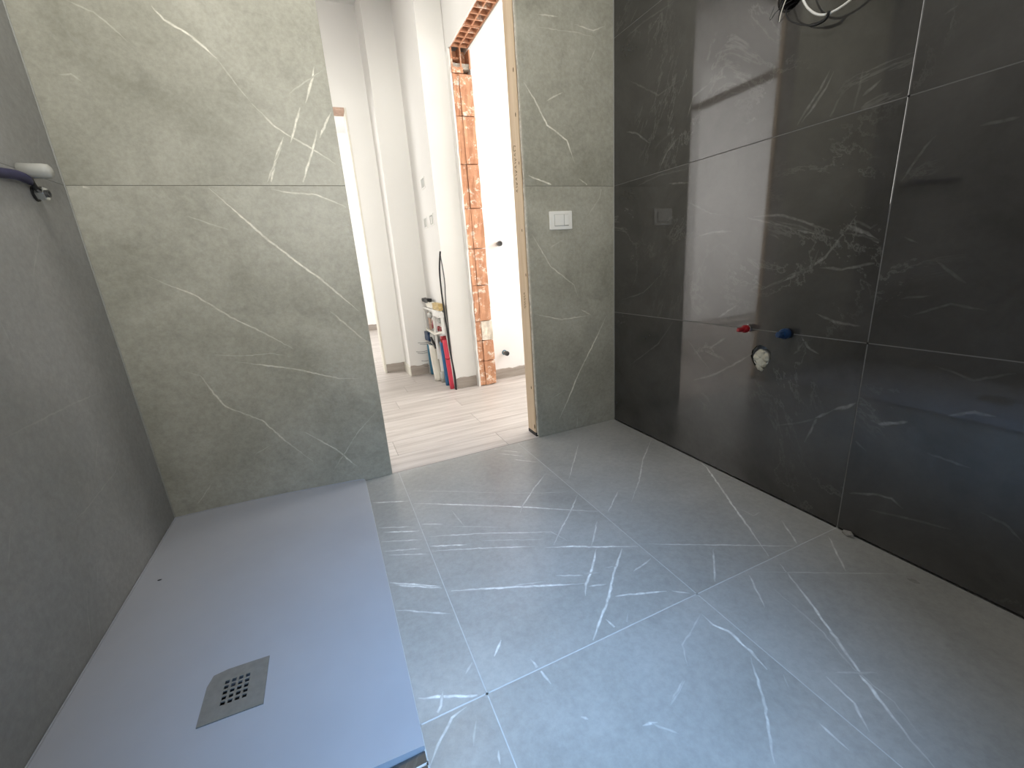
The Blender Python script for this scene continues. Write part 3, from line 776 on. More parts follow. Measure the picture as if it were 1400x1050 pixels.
SRY = 3.03
bm = bmesh.new(); box(bm, (BX1, SRY, -0.01), (2.9, SRY+0.1, HALL_CEIL)); box(bm, (2.8, D, -0.01), (2.9, SRY, HALL_CEIL)); box(bm, (XR+0.1, D, -0.01), (2.8, WALL_BACK_Y, HALL_CEIL))
tag(obj('wall_side_room', bm, MAT['plaster_bright']), kind='structure')
tag(obj('ceiling_hall', bbox((-3.0, D+TH, HALL_CEIL), (2.9, FAR_Y+0.1, HALL_CEIL+0.08)), MAT['ceiling']), kind='structure')

# skirting boards: ragged top edge where the plaster was not finished
def skirt(name, p, q, h, nrm, seed, mat='skirting', th=0.010):
    rg = rnd(seed); bm = bmesh.new()
    p = Vector(p); q = Vector(q); L = (q-p).length; n = max(2, int(L/0.03))
    nr = Vector(nrm)
    rings = []
    for i in range(n+1):
        c = p + (q-p)*(i/n); hh = h + rg.uniform(-0.006, 0.004)
        rings.append([c, c+nr*th, c+nr*th+Vector((0, 0, hh-0.003)), c+Vector((0, 0, hh))])
    loft(bm, rings)
    return tag(obj(name, bm, MAT[mat]), kind='structure')
skirt('baseboard_pier', (PX+0.012, PY-0.0002, 0.001), (BX0-0.014, PY-0.0002, 0.001), 0.078, (0, -1, 0), 1)
skirt('baseboard_corner', (RET_X, WB_Y-0.0002, 0.001), (PX-0.06, WB_Y-0.0002, 0.001), 0.085, (0, -1, 0), 2)
skirt('baseboard_return', (RET_X-0.0002, WB_Y-0.01, 0.001), (RET_X-0.0002, WC_Y, 0.001), 0.085, (-1, 0, 0), 3, 'offwhite')
skirt('baseboard_far', (OPX1+0.002, WC_Y-0.0002, 0.001), (RET_X-0.012, WC_Y-0.0002, 0.001), 0.080, (0, -1, 0), 4)
skirt('baseboard_side_room', (BX1+0.01, SRY-0.0002, 0.001), (2.79, SRY-0.0002, 0.001), 0.075, (0, -1, 0), 5)
skirt('baseboard_far_room', (-2.89, FAR_Y-0.0002, 0.001), (1.19, FAR_Y-0.0002, 0.001), 0.09, (0, -1, 0), 6)

# ------------------------------------------------------------------ broken hollow-brick opening
bw = empty('wall_brick_jamb', (BX0, BY, 0)); tag(bw, kind='structure')
zs = [0.004, 0.19, 0.345, 0.485, 0.74, 0.99, 1.25, 1.52, 1.80, 2.035]
rg = rnd(8)
MID = 1.006
def rough_block(lo, hi, seed, amp=0.003, mi=0):
    bm = bmesh.new()
    box(bm, lo, hi)
    bmesh.ops.subdivide_edges(bm, edges=bm.edges[:], cuts=3, use_grid_fill=True)
    r_ = rnd(seed)
    for v in bm.verts: v.co += Vector((r_.uniform(-amp, amp)*0.5, r_.uniform(-amp, amp), r_.uniform(-amp, amp)*0.5))
    return bm
for i, (a, b) in enumerate(zip(zs[:-1], zs[1:])):
    d1 = rg.uniform(-0.002, 0.004)
    mat = MAT['clay']
    if i == 2:     # mortar patch on the right leaf
        obj('mortar_patch', rough_block((MID+0.002, BY-0.004, a+0.002), (BX1, BY+0.098, b-0.002), 70+i, 0.005), MAT['lime'], bw)
    else:
        obj('brick', rough_block((MID+0.002, BY+d1, a+0.003), (BX1, BY+0.098, b-0.003), 40+i), mat, bw)
    a2, b2 = a, b
    obj('brick', rough_block((BX0, BY+rg.uniform(0.0, 0.006), a2+0.002), (MID-0.0015, BY+0.098, b2-0.002), 90+i), mat, bw)
# plaster edge left of the bricks
bm = bmesh.new(); rings = []
z = 0.0; r_ = rnd(21)
while z < 2.17:
    o = r_.uniform(-0.003, 0.003)
    rings.append([Vector((BX0-0.012+o, BY+0.004+o, z)), Vector((BX0-0.0012, BY+0.003-o, z)), Vector((BX0-0.0012, PY+0.03, z)), Vector((BX0-0.0115, PY+0.03, z))])
    z += r_.uniform(0.03, 0.08)
loft(bm, rings); obj('plaster_edge', bm, MAT['plaster'], bw)
# plaster edge on the right, upper part
obj('plaster_edge', rough_block((BX1-0.001, BY+0.002, 1.78), (BX1+0.010, BY+0.09, 2.19), 77, 0.003), MAT['plaster_bright'], bw)
# flat broken shelf of brick at the foot of the open cells
obj('brick', rough_block((BX0-0.004, BY-0.008, 2.037), (MID+0.03, BY+0.10, 2.066), 31, 0.003), MAT['clay'], bw)
obj('mortar_patch', rough_block((BX0+0.006, BY+0.01, 2.064), (BX1-0.004, BY+0.06, 2.092), 32, 0.006), MAT['mortar'], bw)
# two tall broken cells above it
def cell_block(x0, x1, y0, y1, z0, z1, nx, ny, t, axis='z'):
    """hollow clay block: outer shell and webs with real open cells along z"""
    bm = bmesh.new()
    wx = (x1-x0-t)/nx; wy = (y1-y0-t)/ny
    for i in range(nx+1): box(bm, (x0+i*wx, y0, z0), (x0+i*wx+t, y1, z1))
    for j in range(ny+1):
        for i in range(nx):
            box(bm, (x0+i*wx+t, y0+j*wy, z0), (x0+(i+1)*wx, y0+j*wy+t, z1))
    return bm
bm = bmesh.new()
for xa in (BX0, (BX0+BX1)/2-0.004, BX1-0.008): box(bm, (xa, BY, 2.066), (xa+0.008, BY+0.075, 2.185))
box(bm, (BX0, BY+0.075, 2.066), (BX1, BY+0.085, 2.185))
obj('broken_brick', bm, MAT['clay'], bw)
obj('brick_shard', rough_block((BX0+0.009, BY+0.012, 2.115), (BX0+0.056, BY+0.07, 2.124), 36, 0.004), MAT['clay'], bw)
# lintel of hollow bricks seen from below, open cells facing down
LZ = 2.175
ya = BY
k = 0
while ya - 0.245 > WALL_BACK_Y - 0.02:
    obj('hollow_brick', cell_block(BX0+0.002, BX1-0.012, ya-0.243, ya, LZ+rg.uniform(-0.003, 0.003), LZ+0.12, 2, 4, 0.0085), MAT['clay'], bw)
    ya -= 0.245
obj('hollow_brick', cell_block(BX0+0.002, BX1-0.012, WALL_BACK_Y+0.004, ya-0.002, LZ, LZ+0.12, 2, 3 if ya-WALL_BACK_Y > 0.15 else 2, 0.0085), MAT['clay'], bw)
bm = bmesh.new()
box(bm, (BX0-0.010, WALL_BACK_Y+0.002, LZ-0.004), (BX0+0.0015, BY+0.1, HALL_CEIL)); box(bm, (BX1-0.0115, WALL_BACK_Y+0.002, LZ-0.006), (BX1+0.006, BY+0.1, HALL_CEIL))
box(bm, (BX0+0.0015, WALL_BACK_Y+0.002, LZ+0.125), (BX1-0.0115, BY+0.1, HALL_CEIL))
tag(obj('wall_above_opening', bm, MAT['plaster']), kind='structure')

# ------------------------------------------------------------------ pine lining of the doorway
def lining(x0, x1, label, seed, marks=False, ya=D+0.027):
    e = empty('door_lining', (x0, D+0.03, 0)); tag(e, label, 'door lining')
    bm = bmesh.new(); box(bm, (x0, ya, 0.018), (x1, WALL_BACK_Y+0.004, 2.128), 0, 0.0015)
    obj('board', bm, MAT['pine'], e)
    bm = bmesh.new()
    box(bm, (x0-0.001, ya-0.007, 0.001), (x1, WALL_BACK_Y+0.002, 0.018))
    obj('foot', bm, MAT['black'], e)
    if marks:
        r_ = rnd(seed)
        for (zc, yc, r0) in ((1.655, 1.845+0.02, 0.004), (1.49, 1.868, 0.004), (1.30, 1.862, 0.003), (1.02, 1.872, 0.003), (0.82, 1.858, 0.0035), (0.26, 1.872, 0.004), (0.05, 1.858, 0.006)):
            bm = bmesh.new()
            lathe(bm, (x0+0.0003, yc, zc), (-1, 0, 0), [(0, r0*1.2), (0.0004, r0*1.1), (0.0005, 0.0)], 10)
            bmesh.ops.scale(bm, vec=(1, 1, 2.0), verts=bm.verts[:], space=Matrix.Translation((0, 0, -zc)))
            obj('knot', bm, MAT['ink'], e)
        # faded handwritten pencil strokes down the board (not legible in the photo either)
        bm = bmesh.new()
        def stroke(pts, r=0.0011): tube(bm, [Vector((x0-0.0003, a, b)) for a, b in pts], r, 5, 3)
        yc = 1.899
        z = 1.372
        stroke([(yc-0.012, z), (yc+0.008, z+0.006), (yc+0.013, z-0.008), (yc+0.004, z-0.016), (yc-0.010, z-0.014)])
        z -= 0.028
        for i in range(10):
            w = r_.uniform(0.006, 0.010)
            kind = i % 3
            if kind == 0: stroke([(yc-w, z), (yc+w, z-0.001), (yc-w*0.5, z-0.008)])
            elif kind == 1: stroke([(yc+w, z), (yc-w*0.4, z-0.004), (yc-w, z-0.009), (yc+w*0.6, z-0.010)])
            else: stroke([(yc-w*0.7, z-0.002), (yc+w*0.9, z-0.003)])
            z -= 0.0165
        obj('handwriting', bm, MAT['ink'], e)
        bm = bmesh.new()
        z = 0.735; yc = 1.885
        for i in range(6):
            stroke([(yc-0.007+r_.uniform(-.003, .003), z), (yc+0.007, z-r_.uniform(0, 0.006)), (yc+r_.uniform(-.004, .004), z-0.009)])
            z -= 0.013
        obj('handwriting', bm, MAT['ink'], e)
    return e
lining(DOOR_R, DOOR_R+0.0215, 'pale pine door lining board with faint handwriting beside the light switch wall', 5, True)
lining(DOOR_L-0.023, DOOR_L-0.0015, 'pine door lining board on the edge of the wide shower wall', 6, ya=WALL_BACK_Y-0.022)

# ------------------------------------------------------------------ shower tray and drain
prof = [(XL+0.001, 0.0395), (-0.535, 0.0390), (-0.40, 0.0350), (-0.279, 0.0305), (-0.121, 0.0195), (-0.02, 0.0125), (0.020, 0.0100), (0.0265, 0.0085)]
def tray_z(x):
    for (a, za), (b, zb) in zip(prof[:-1], prof[1:]):
        if a <= x <= b: return za + (zb-za)*(x-a)/(b-a)
    return prof[0][1] if x < prof[0][0] else prof[-1][1]
bm = bmesh.new()
Y0, Y1 = 0.626, D-0.0012
DX0, DX1, DY0, DY1 = -0.382, -0.264, 0.843, 0.969
xs = sorted(set([p[0] for p in prof] + [DX0+0.006, DX1-0.006])); ys = [Y0, DY0+0.006, DY1-0.006, Y1]
grid = {}
for i, x in enumerate(xs):
    for j, y in enumerate(ys): grid[i, j] = bm.verts.new((x, y, tray_z(x)))
ring_edges = []
for i in range(len(xs)-1):
    for j in range(len(ys)-1):
        if xs[i] >= DX0+0.005 and xs[i+1] <= DX1-0.005 and j == 1: continue     # the sump under the plate
        bm.faces.new((grid[i, j], grid[i+1, j], grid[i+1, j+1], grid[i, j+1]))
be = [e for e in bm.edges if e.is_boundary]
r = bmesh.ops.extrude_edge_only(bm, edges=be)
for v in [g for g in r['geom'] if isinstance(g, bmesh.types.BMVert)]:
    v.co.z = -0.0085
bmesh.ops.recalc_face_normals(bm, faces=bm.faces[:])
tray = empty('shower_tray', ((XL+0.02)/2, (Y0+Y1)/2, 0)); tag(tray, 'pale blue-grey resin shower tray filling the corner beside the left wall', 'shower tray')
for f in bm.faces:
    if f.normal.z > 0.7: f.smooth = True
for e in bm.edges:
    if len(e.link_faces) == 2 and e.calc_face_angle(0) > 0.6: e.smooth = False
obj('basin', bm, MAT['resin'], tray)
obj('sump', bbox((DX0+0.007, DY0+0.007, -0.0080), (DX1-0.007, DY1-0.007, -0.006)), MAT['void'], tray)
bm = bmesh.new()
# bead of silicone along the walls
tube(bm, [(XL+0.003, y, tray_z(XL+0.002)+0.0012) for y in (Y0+0.002, 1.2, Y1-0.003)], 0.0022, 6, 0)
tube(bm, [(x, D-0.0028, tray_z(x)+0.0012) for x in (XL+0.004, -0.535, -0.279, -0.121, 0.018)], 0.0022, 6, 0)
obj('silicone_bead', bm, MAT['resin'], tray)

gr = empty('drain_cover', ((DX0+DX1)/2, (DY0+DY1)/2, tray_z(-0.32))); tag(gr, 'square taupe drain cover with a grid of small holes in the shower tray', 'drain cover')
bm = bmesh.new()
zt = lambda x: tray_z(x)+0.0028
cx, cy = (DX0+DX1)/2, (DY0+DY1)/2
nh, pitch, hs = 5, 0.0132, 0.0085
def ticks(c, n):
    o = []
    for i in range(n):
        m = c + (i-(n-1)/2)*pitch; o += [m-hs/2, m+hs/2]
    return o
gx = [DX0] + ticks(cx, 4) + [DX1]; gy = [DY0] + ticks(cy, nh) + [DY1]
G = {}
for i, x in enumerate(gx):
    for j, y in enumerate(gy):
        G[i, j] = bm.verts.new((x, y, zt(x)))
for i in range(len(gx)-1):
    for j in range(len(gy)-1):
        if i % 2 == 1 and j % 2 == 1 and 0 < i < len(gx)-2+1 and 0 < j < len(gy)-2+1: continue
        bm.faces.new((G[i, j], G[i+1, j], G[i+1, j+1], G[i, j+1]))
corner = G[0, len(gy)-1]; corner.co += Vector((0.008, -0.006, 0))
be = [e for e in bm.edges if e.is_boundary]
r = bmesh.ops.extrude_edge_only(bm, edges=be)
for v in [g for g in r['geom'] if isinstance(g, bmesh.types.BMVert)]: v.co.z -= 0.0024
bmesh.ops.recalc_face_normals(bm, faces=bm.faces[:])
obj('grate_plate', bm, MAT['steel'], gr)

def crumb(name, c, r, seed, mat, label, cat, squash=(1, 1, 0.6)):
    return tag(obj(name, lump(c, r, seed, squash, 1), MAT[mat]), label, cat)
crumb('debris_crumb', (-0.598, 1.417, tray_z(-0.598)+0.0016), 0.0048, 4, 'black', 'tiny dark crumb lying on the shower tray near the left wall', 'debris', (1.3, 0.55, 0.35))
crumb('mortar_crumb', (XR-0.012, 0.633, 0.0065), 0.0115, 5, 'cement', 'small grey mortar lump on the floor against the dark wall', 'debris', (0.9, 1.5, 0.6))

# ------------------------------------------------------------------ light switch on the back wall
sw = empty('light_switch', (1.062, D, 1.012)); tag(sw, 'white rectangular light switch with two rockers on the narrow tiled wall', 'light switch')
bm = bmesh.new(); box(bm, (1.002, D-0.009, 1.012), (1.123, D-0.0004, 1.093), 0, 0.003); obj('plate', bm, MAT['white_plastic'], sw)
bm = bmesh.new(); box(bm, (1.0265, D-0.0098, 1.0275), (1.1015, D-0.009, 1.0785)); obj('shadow_frame', bm, MAT['grey_plastic'], sw)
bm = bmesh.new(); box(bm, (1.0280, D-0.0125, 1.0300), (1.0760, D-0.0099, 1.0770), 0, 0.001); obj('rocker', bm, MAT['white_plastic'], sw)
bm = bmesh.new(); box(bm, (1.0780, D-0.0145, 1.0305), (1.1000, D-0.0099, 1.0770), 0, 0.001); obj('rocker', bm, MAT['white_plastic'], sw)

# ------------------------------------------------------------------ capped water pipes and drain on the dark wall
def water_stub(y, z, length, cap, label, rscale=1.0):
    e = empty('water_stub', (XR, y, z)); tag(e, label, 'water pipe')
    d = (-1, 0, 0)
    bm = bmesh.new(); lathe(bm, (XR-0.0005, y, z), d, [(0, 0.0165*rscale), (0.004, 0.0165*rscale), (0.0041, 0.0125*rscale), (0.012, 0.0125*rscale)], 20); obj('collar', bm, MAT['chrome'] if cap == 'redcap' else MAT['black'], e)
    bm = bmesh.new(); lathe(bm, (XR-0.011, y, z), d, [(0, 0.0165*rscale), (0.012, 0.0170*rscale), (0.016, 0.0150*rscale), (0.022, 0.0125*rscale)], 12); obj('cap', bm, MAT[cap], e)
    bm = bmesh.new(); lathe(bm, (XR-0.033, y, z), d, [(0, 0.0105*rscale), (length-0.036, 0.0095*rscale), (length-0.033, 0.007*rscale)], 6); obj('grip', bm, MAT[cap], e)
    return e
water_stub(1.042, 0.598, 0.056, 'redcap', 'red capped hot water pipe end on the dark wall', 0.82)
water_stub(0.898, 0.598, 0.054, 'bluecap', 'blue capped cold water pipe end on the dark wall', 1.05)
dp = empty('waste_outlet', (XR, 0.988, 0.455)); tag(dp, 'cream waste pipe stuffed with filler in a ragged hole in the dark wall', 'waste pipe')
bm = bmesh.new()
lathe(bm, (XR+0.055, 0.987, 0.496), (-1, 0, 0), [(0, 0.030), (0.052, 0.030), (0.052, 0.0265), (0.02, 0.0265)], 20); obj('pipe', bm, MAT['grey_plastic'], dp)
r_ = rnd(9)
for i, (dy, dz, rr) in enumerate(((0.004, 0.016, 0.017), (-0.012, 0.006, 0.016), (0.014, 0.0, 0.015), (0.0, -0.012, 0.017), (-0.010, -0.020, 0.012), (0.006, -0.030, 0.013), (-0.003, -0.040, 0.008))):
    obj('filler', lump((XR+0.004, 0.986+dy, 0.497+dz), rr, 60+i, (0.55, 1, 1), 2, 0.18), MAT['filler'], dp)

# electrical box with wires at the top
eb = empty('electrical_box', (XR, 1.0, 1.52)); tag(eb, 'round recessed electrical box in the dark wall at the top', 'electrical box')
bm = bmesh.new(); lathe(bm, (XR+0.060, 1.0, 1.560), (-1, 0, 0), [(0, 0.036), (0.052, 0.036), (0.052, 0.033), (0.004, 0.033), (0.004, 0.0)], 24, 0, False); obj('box_shell', bm, MAT['black'], eb)
def cable(name, pts, r, mat, label, cat='cable', parent=None, k=6):
    bm = bmesh.new(); tube(bm, pts, r, 8, k)
    o = obj(name, bm, MAT[mat], parent, smooth=True)
    if parent is None: tag(o, label, cat)
    return o
wc = empty('white_cable', (1.34, 0.93, 1.45)); tag(wc, 'white cable loop hanging from the electrical box', 'cable')
cable('sheath', [(XR+0.03, 0.985, 1.565), (1.350, 0.965, 1.560), (1.335, 0.950, 1.536), (1.335, 0.941, 1.515), (1.335, 0.926, 1.490), (1.335, 0.902, 1.4655), (1.335, 0.878, 1.4525), (1.335, 0.855, 1.4495), (1.335, 0.831, 1.452), (1.335, 0.813, 1.4575), (1.336, 0.790, 1.47), (1.338, 0.778, 1.50), (1.34, 0.79, 1.53)], 0.0030, 'white_plastic', '', parent=wc)
cable('black_cable', [(XR+0.03, 1.003, 1.548), (1.352, 0.998, 1.525), (1.342, 0.988, 1.496), (1.338, 0.953, 1.466), (1.338, 0.921, 1.449), (1.338, 0.897, 1.441), (1.334, 0.873, 1.441), (1.330, 0.8635, 1.4535)], lambda t: 0.0020 if t < 0.60 else 0.0040, 'black', 'black cable with thick taped end below the white loop')
cable('thin_wire', [(XR+0.03, 1.01, 1.56), (1.35, 1.022, 1.535), (1.345, 1.040, 1.518), (1.348, 1.047, 1.524), (1.352, 1.040, 1.548)], 0.0012, 'steelgrey', 'thin dark wire curling left out of the electrical box', 'wire')
cable('thin_wire', [(XR+0.03, 0.998, 1.57), (1.35, 0.996, 1.555), (1.34, 1.006, 1.52), (1.342, 1.012, 1.497)], 0.0012, 'offwhite', 'thin yellowish wire hanging straight down from the electrical box', 'wire')
cable('thin_wire', [(XR+0.03, 1.012, 1.57), (1.353, 1.012, 1.55), (1.348, 1.016, 1.525), (1.350, 1.020, 1.512)], 0.0022, 'black', 'short black wire in the mouth of the electrical box', 'wire')

# ------------------------------------------------------------------ shower fittings on the left wall
sm = empty('shower_outlet', (XL, 1.60, 1.19)); tag(sm, 'pale grey capped shower pipe wrapped in navy tape on the left wall', 'shower pipe')
b0 = Vector((XL, 1.607, 1.197))
bm = bmesh.new(); lathe(bm, b0+Vector((0.0004, 0, 0)), (1, 0, 0), [(0, 0.019), (0.050, 0.018), (0.058, 0.0165), (0.062, 0.012), (0.0635, 0.0)], 20); obj('cap', bm, MAT['grey_plastic'], sm, smooth=True)
bm = bmesh.new(); lathe(bm, b0+Vector((0.003, -0.012, -0.005)), (0.55, 0.45, -0.7), [(0, 0.006), (0.022, 0.006), (0.022, 0.0)], 10); obj('screw', bm, MAT['black'], sm)
bm = bmesh.new(); tube(bm, [(XL+0.016, 1.36, 1.155), (XL+0.016, 1.46, 1.166), (XL+0.017, 1.54, 1.175), (XL+0.016, 1.585, 1.174), (XL+0.013, 1.603, 1.168)], lambda t: 0.0118-0.005*max(0, t-0.7)/0.3, 12); obj('tape_wrapped_pipe', bm, MAT['navy'], sm, smooth=True)
bm = bmesh.new(); tube(bm, [(XL+0.014, 1.606, 1.186), (XL+0.012, 1.618, 1.170), (XL+0.010, 1.632, 1.158)], 0.006, 8); obj('joint', bm, MAT['black'], sm)
cf = empty('chrome_fitting', (XL, 1.64, 1.14)); tag(cf, 'chrome hexagonal fitting just below the grey shower cap', 'pipe fitting')
c0 = Vector((XL, 1.642, 1.148))
bm = bmesh.new(); lathe(bm, c0+Vector((0.0004, 0, 0)), (1, 0, 0), [(0, 0.020), (0.003, 0.020), (0.004, 0.0165)], 20); obj('flange', bm, MAT['black'], cf)
bm = bmesh.new(); lathe(bm, c0+Vector((0.004, 0, 0)), (1, 0, 0), [(0, 0.0165), (0.002, 0.0185), (0.018, 0.0185), (0.020, 0.0165), (0.020, 0.009)], 6); obj('hex_nut', bm, MAT['chrome'], cf)
bm = bmesh.new(); lathe(bm, c0+Vector((0.018, 0, 0)), (1, 0, 0), [(0, 0.0095), (0.012, 0.0095), (0.012, 0.0065), (0.004, 0.0065)], 16); obj('spigot', bm, MAT['steelgrey'], cf)

# ------------------------------------------------------------------ side room: pipe stubs
def wall_stub(x, z, label, ring):
    e = empty('pipe_stub', (x, SRY, z)); tag(e, label, 'pipe')
    bm = bmesh.new(); lathe(bm, (x, SRY-0.0004, z), (0, -1, 0), [(0, 0.020), (0.003, 0.019), (0.003, 0.014)], 18); obj('collar', bm, MAT[ring], e)
    bm = bmesh.new(); lathe(bm, (x, SRY-0.003, z), (0, -1, 0), [(0, 0.013), (0.035, 0.013)], 18); obj('neck', bm, MAT['grey_plastic'], e)
    bm = bmesh.new(); lathe(bm, (x, SRY-0.036, z), (0, -1, 0), [(0, 0.0185), (0.022, 0.0185), (0.023, 0.013), (0.016, 0.012)], 18); obj('end_cap', bm, MAT['steelgrey'], e)
wall_stub(1.228, 1.018, 'upper dark-capped pipe stub on the bright white wall', 'white_plastic')
wall_stub(1.220, 0.205, 'lower dark-capped pipe stub with bluish neck near the white wall base', 'teal')

# ------------------------------------------------------------------ sockets on the shaded pier side
def flush_box(y, z, w, h, label, holes=1):
    e = empty('socket_box', (PX, y, z)); tag(e, label, 'socket box')
    bm = bmesh.new()
    t = 0.008
    box(bm, (PX-0.004, y-w/2, z), (PX-0.0003, y+w/2, z+t)); box(bm, (PX-0.004, y-w/2, z+h-t), (PX-0.0003, y+w/2, z+h))
    box(bm, (PX-0.004, y-w/2, z+t), (PX-0.0003, y-w/2+t, z+h-t)); box(bm, (PX-0.004, y+w/2-t, z+t), (PX-0.0003, y+w/2, z+h-t))
    obj('rim', bm, MAT['white_plastic'], e)
    obj('back_plate', bbox((PX-0.0012, y-w/2+t, z+t), (PX-0.0002, y+w/2-t, z+h-t)), MAT['grey_plastic'], e)
    if holes == 2:
        obj('insert', bbox((PX-0.006, y-0.012, z+t+0.005), (PX-0.0013, y+0.012, z+h-t-0.01)), MAT['white_plastic'], e)
flush_box(3.255, 1.43, 0.11, 0.075, 'single blank socket box highest on the shaded pier side')
flush_box(3.315, 1.17, 0.10, 0.075, 'left one of two low socket boxes on the shaded pier side')
flush_box(3.125, 1.17, 0.10, 0.075, 'right one of two low socket boxes, with an insert, on the shaded pier side', 2)

# ------------------------------------------------------------------ pipes and manifold at the foot of the pier
MX = 0.742
mf = empty('pipe_manifold', (MX, 3.3, 0.28)); tag(mf, 'white plastic manifold rack with brass block and red valves above the conduits', 'manifold')
def bar(name, pts, r, mat, parent=None, label=None, cat=None, n=8, k=0, group=None):
    bm = bmesh.new(); tube(bm, pts, r, n, k)
    o = obj(name, bm, MAT[mat], parent, smooth=n > 6)
    if parent is None: tag(o, label, cat, group)
    return o
def rbar(name, p, q, w, mat, parent):
    bm = bmesh.new(); p = Vector(p); q = Vector(q); d = q-p; u, v = frame_of(d)
    loft(bm, [[c+u*w*a+v*w*b for a, b in ((-1, -1), (1, -1), (1, 1), (-1, 1))] for c in (p, q)])
    return obj(name, bm, MAT[mat], parent)
rbar('post', (MX, 3.555, 0.585), (MX, 3.565, 0.275), 0.0055, 'white_plastic', mf)
rbar('post', (MX-0.012, 3.195, 0.590), (MX-0.012, 3.185, 0.200), 0.0070, 'white_plastic', mf)
rbar('post', (MX+0.006, 3.010, 0.560), (MX+0.004, 3.000, 0.415), 0.0090, 'white_plastic', mf)
rbar('shelf_rail', (MX, 3.562, 0.570), (MX-0.012, 3.190, 0.575), 0.0065, 'white_plastic', mf)
rbar('shelf_rail', (MX-0.012, 3.190, 0.575), (MX+0.004, 3.000, 0.575), 0.0065, 'white_plastic', mf)
rbar('shelf_rail', (MX, 3.550, 0.392), (MX-0.014, 3.190, 0.395), 0.0075, 'offwhite', mf)
rbar('shelf_rail', (MX-0.014, 3.190, 0.395), (MX+0.004, 3.000, 0.432), 0.0075, 'offwhite', mf)
rbar('shelf_rail', (MX, 3.545, 0.262), (MX-0.010, 3.310, 0.262), 0.0070, 'white_plastic', mf)
obj('brass_block', rough_block((MX-0.014, 2.995, 0.585), (MX+0.02, 3.185, 0.632), 11, 0.004), MAT['brass'], mf)
obj('cream_block', rough_block((MX-0.012, 3.190, 0.590), (MX+0.02, 3.400, 0.628), 12, 0.006), MAT['offwhite'], mf)
obj('white_block', rough_block((MX-0.018, 3.000, 0.535), (MX+0.02, 3.180, 0.572), 13, 0.002), MAT['white_plastic'], mf)
obj('black_valve', rough_block((MX-0.014, 3.330, 0.622), (MX+0.02, 3.530, 0.652), 14, 0.006), MAT['black'], mf)
obj('grey_fitting', lump((MX, 3.35, 0.525), 0.030, 15, (0.7, 1.6, 0.8), 2, 0.1), MAT['grey_plastic'], mf)
obj('grey_fitting', lump((MX+0.008, 3.09, 0.505), 0.026, 16, (0.7, 2.0, 0.8), 2, 0.12), MAT['grey_plastic'], mf)
for (a, b) in ((3.315, 0.445), (3.275, 0.475), (3.135, 0.440), (3.065, 0.442)):
    bm = bmesh.new(); lathe(bm, (MX+0.012, a, b), (-1, 0, 0), [(0, 0.020), (0.014, 0.022), (0.018, 0.016)], 10); obj('red_knob', bm, MAT['darkred'], mf)
for (a, b, c) in ((3.44, 0.54, 0.40), (3.40, 0.52, 0.41)):
    bar('copper_pipe', [(MX+0.006, a, b), (MX+0.004, a-0.03, c)], 0.008, 'header', mf)
obj('blue_valve', rough_block((MX-0.016, 3.455, 0.300), (MX+0.016, 3.585, 0.372), 17, 0.004), MAT['bluecap'], mf)
obj('grey_fitting', rough_block((MX-0.006, 3.290, 0.290), (MX+0.02, 3.420, 0.370), 18, 0.008), MAT['grey_plastic'], mf)
rbar('black_strap', (MX-0.014, 3.36, 0.345), (MX-0.012, 3.235, 0.280), 0.008, 'black', mf)

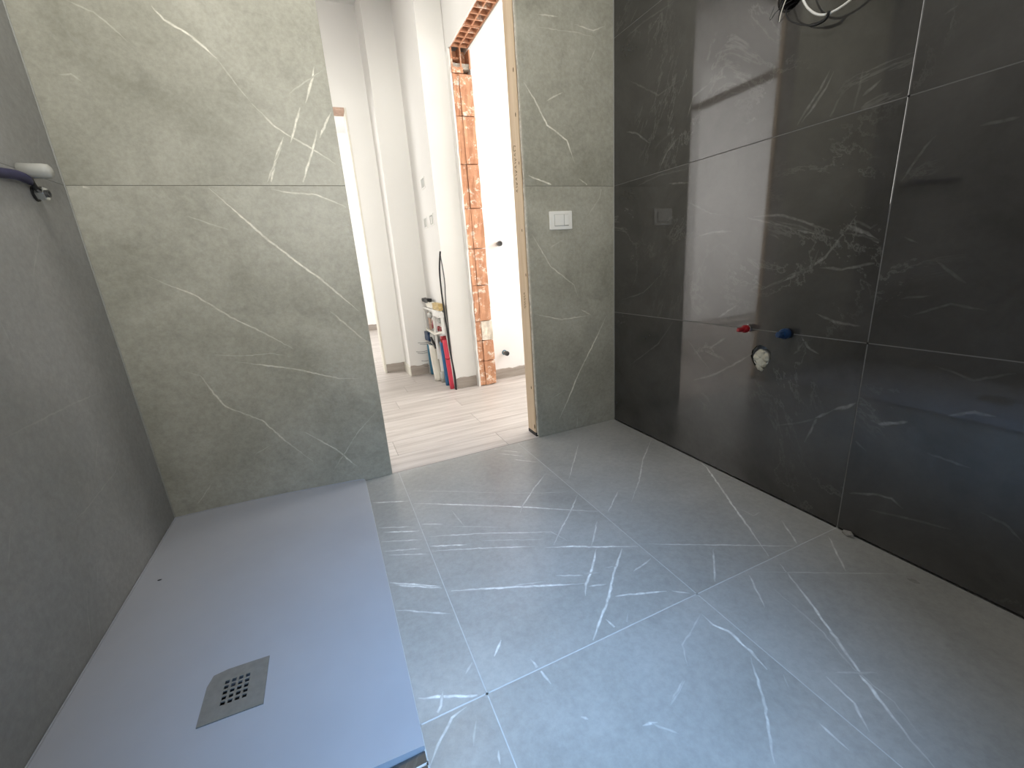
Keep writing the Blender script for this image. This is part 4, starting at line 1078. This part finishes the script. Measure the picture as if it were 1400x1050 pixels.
FL = 0.0015
bar('blue_conduit', [(0.748, 3.540, 0.262), (0.750, 3.542, 0.13), (0.752, 3.534, FL)], 0.024, 'teal', None, 'broad teal-blue conduit at the left of the bundle against the pier', 'conduit', 12, 4)
bar('crimson_conduit', [(0.738, 3.455, 0.240), (0.742, 3.440, 0.12), (0.748, 3.430, FL)], 0.011, 'crimson', None, 'thin crimson conduit between the teal and the white pipe', 'conduit', 10, 4)
bar('white_waste_pipe', [(0.728, 3.330, 0.285), (0.732, 3.320, 0.14), (0.738, 3.300, FL)], 0.032, 'offwhite', None, 'thick white waste pipe in the middle of the conduits', 'pipe', 16, 4)
bar('grey_pipe_end', [(0.757, 3.218, 0.085), (0.757, 3.218, FL)], 0.020, 'grey_plastic', None, 'short grey pipe end on the floor behind the red conduit', 'pipe', 12, 0)
bar('blue_conduit', [(0.750, 3.110, 0.345), (0.752, 3.096, 0.20), (0.760, 3.110, FL)], 0.016, 'blue', None, 'slim blue conduit running beside the thick red conduit', 'conduit', 12, 4)
rc = empty('red_conduit', (0.765, 3.02, 0)); tag(rc, 'thick bright red conduit with dark red collar nearest the pier corner', 'conduit')
bar('tube', [(0.748, 3.010, 0.372), (0.752, 2.990, 0.21), (0.764, 2.998, FL)], 0.0175, 'red', rc, n=12, k=4)
bar('collar', [(0.746, 3.022, 0.352), (0.745, 3.030, 0.398)], 0.023, 'redcap', rc, n=12)
bar('ring', [(0.751, 2.993, 0.232), (0.7515, 2.991, 0.240)], 0.0195, 'redcap', rc, n=12)
bar('black_cable', [(0.762, 2.905, 0.984), (0.757, 2.955, 0.872), (0.757, 2.972, 0.748), (0.759, 2.968, 0.591), (0.762, 2.950, 0.430), (0.766, 2.952, 0.298), (0.776, 2.930, 0.107), (0.779, 2.945, FL)], 0.0062, 'black', None, 'thick black cable rising up along the pier corner', 'cable', 8, 6)
bar('grey_cable', [(0.764, 2.920, 0.960), (0.770, 2.905, 0.802), (0.770, 2.935, 0.644), (0.772, 2.955, 0.429), (0.774, 2.958, 0.200), (0.776, 2.960, FL)], 0.0040, 'steelgrey', None, 'thinner grey cable just right of the thick black cable', 'cable', 8, 6)
wl_ = [('topmost', 3.421, 0.302, 0.105), ('second from the top', 3.427, 0.288, 0.088), ('third from the top', 3.600, 0.205, 0.090), ('fourth from the top', 3.610, 0.190, 0.078), ('fifth from the top', 3.585, 0.120, 0.055), ('lowest', 3.580, 0.075, 0.040)]
for i, (nm, y_, z_, L) in enumerate(wl_):
    y_ = min(y_, 3.565)
    x_ = 0.735 if y_ < 3.5 else 0.722
    bar('bare_wire', [(x_+0.004, y_, z_), (x_-L*0.5, y_-0.004, z_-0.002), (x_-L, y_+0.004, z_+0.004)], 0.0019, 'steelgrey', None, f'thin bare wire sticking out left from the conduits, {nm} of six', 'wire', 5, 3, 'bare wires beside the conduits')
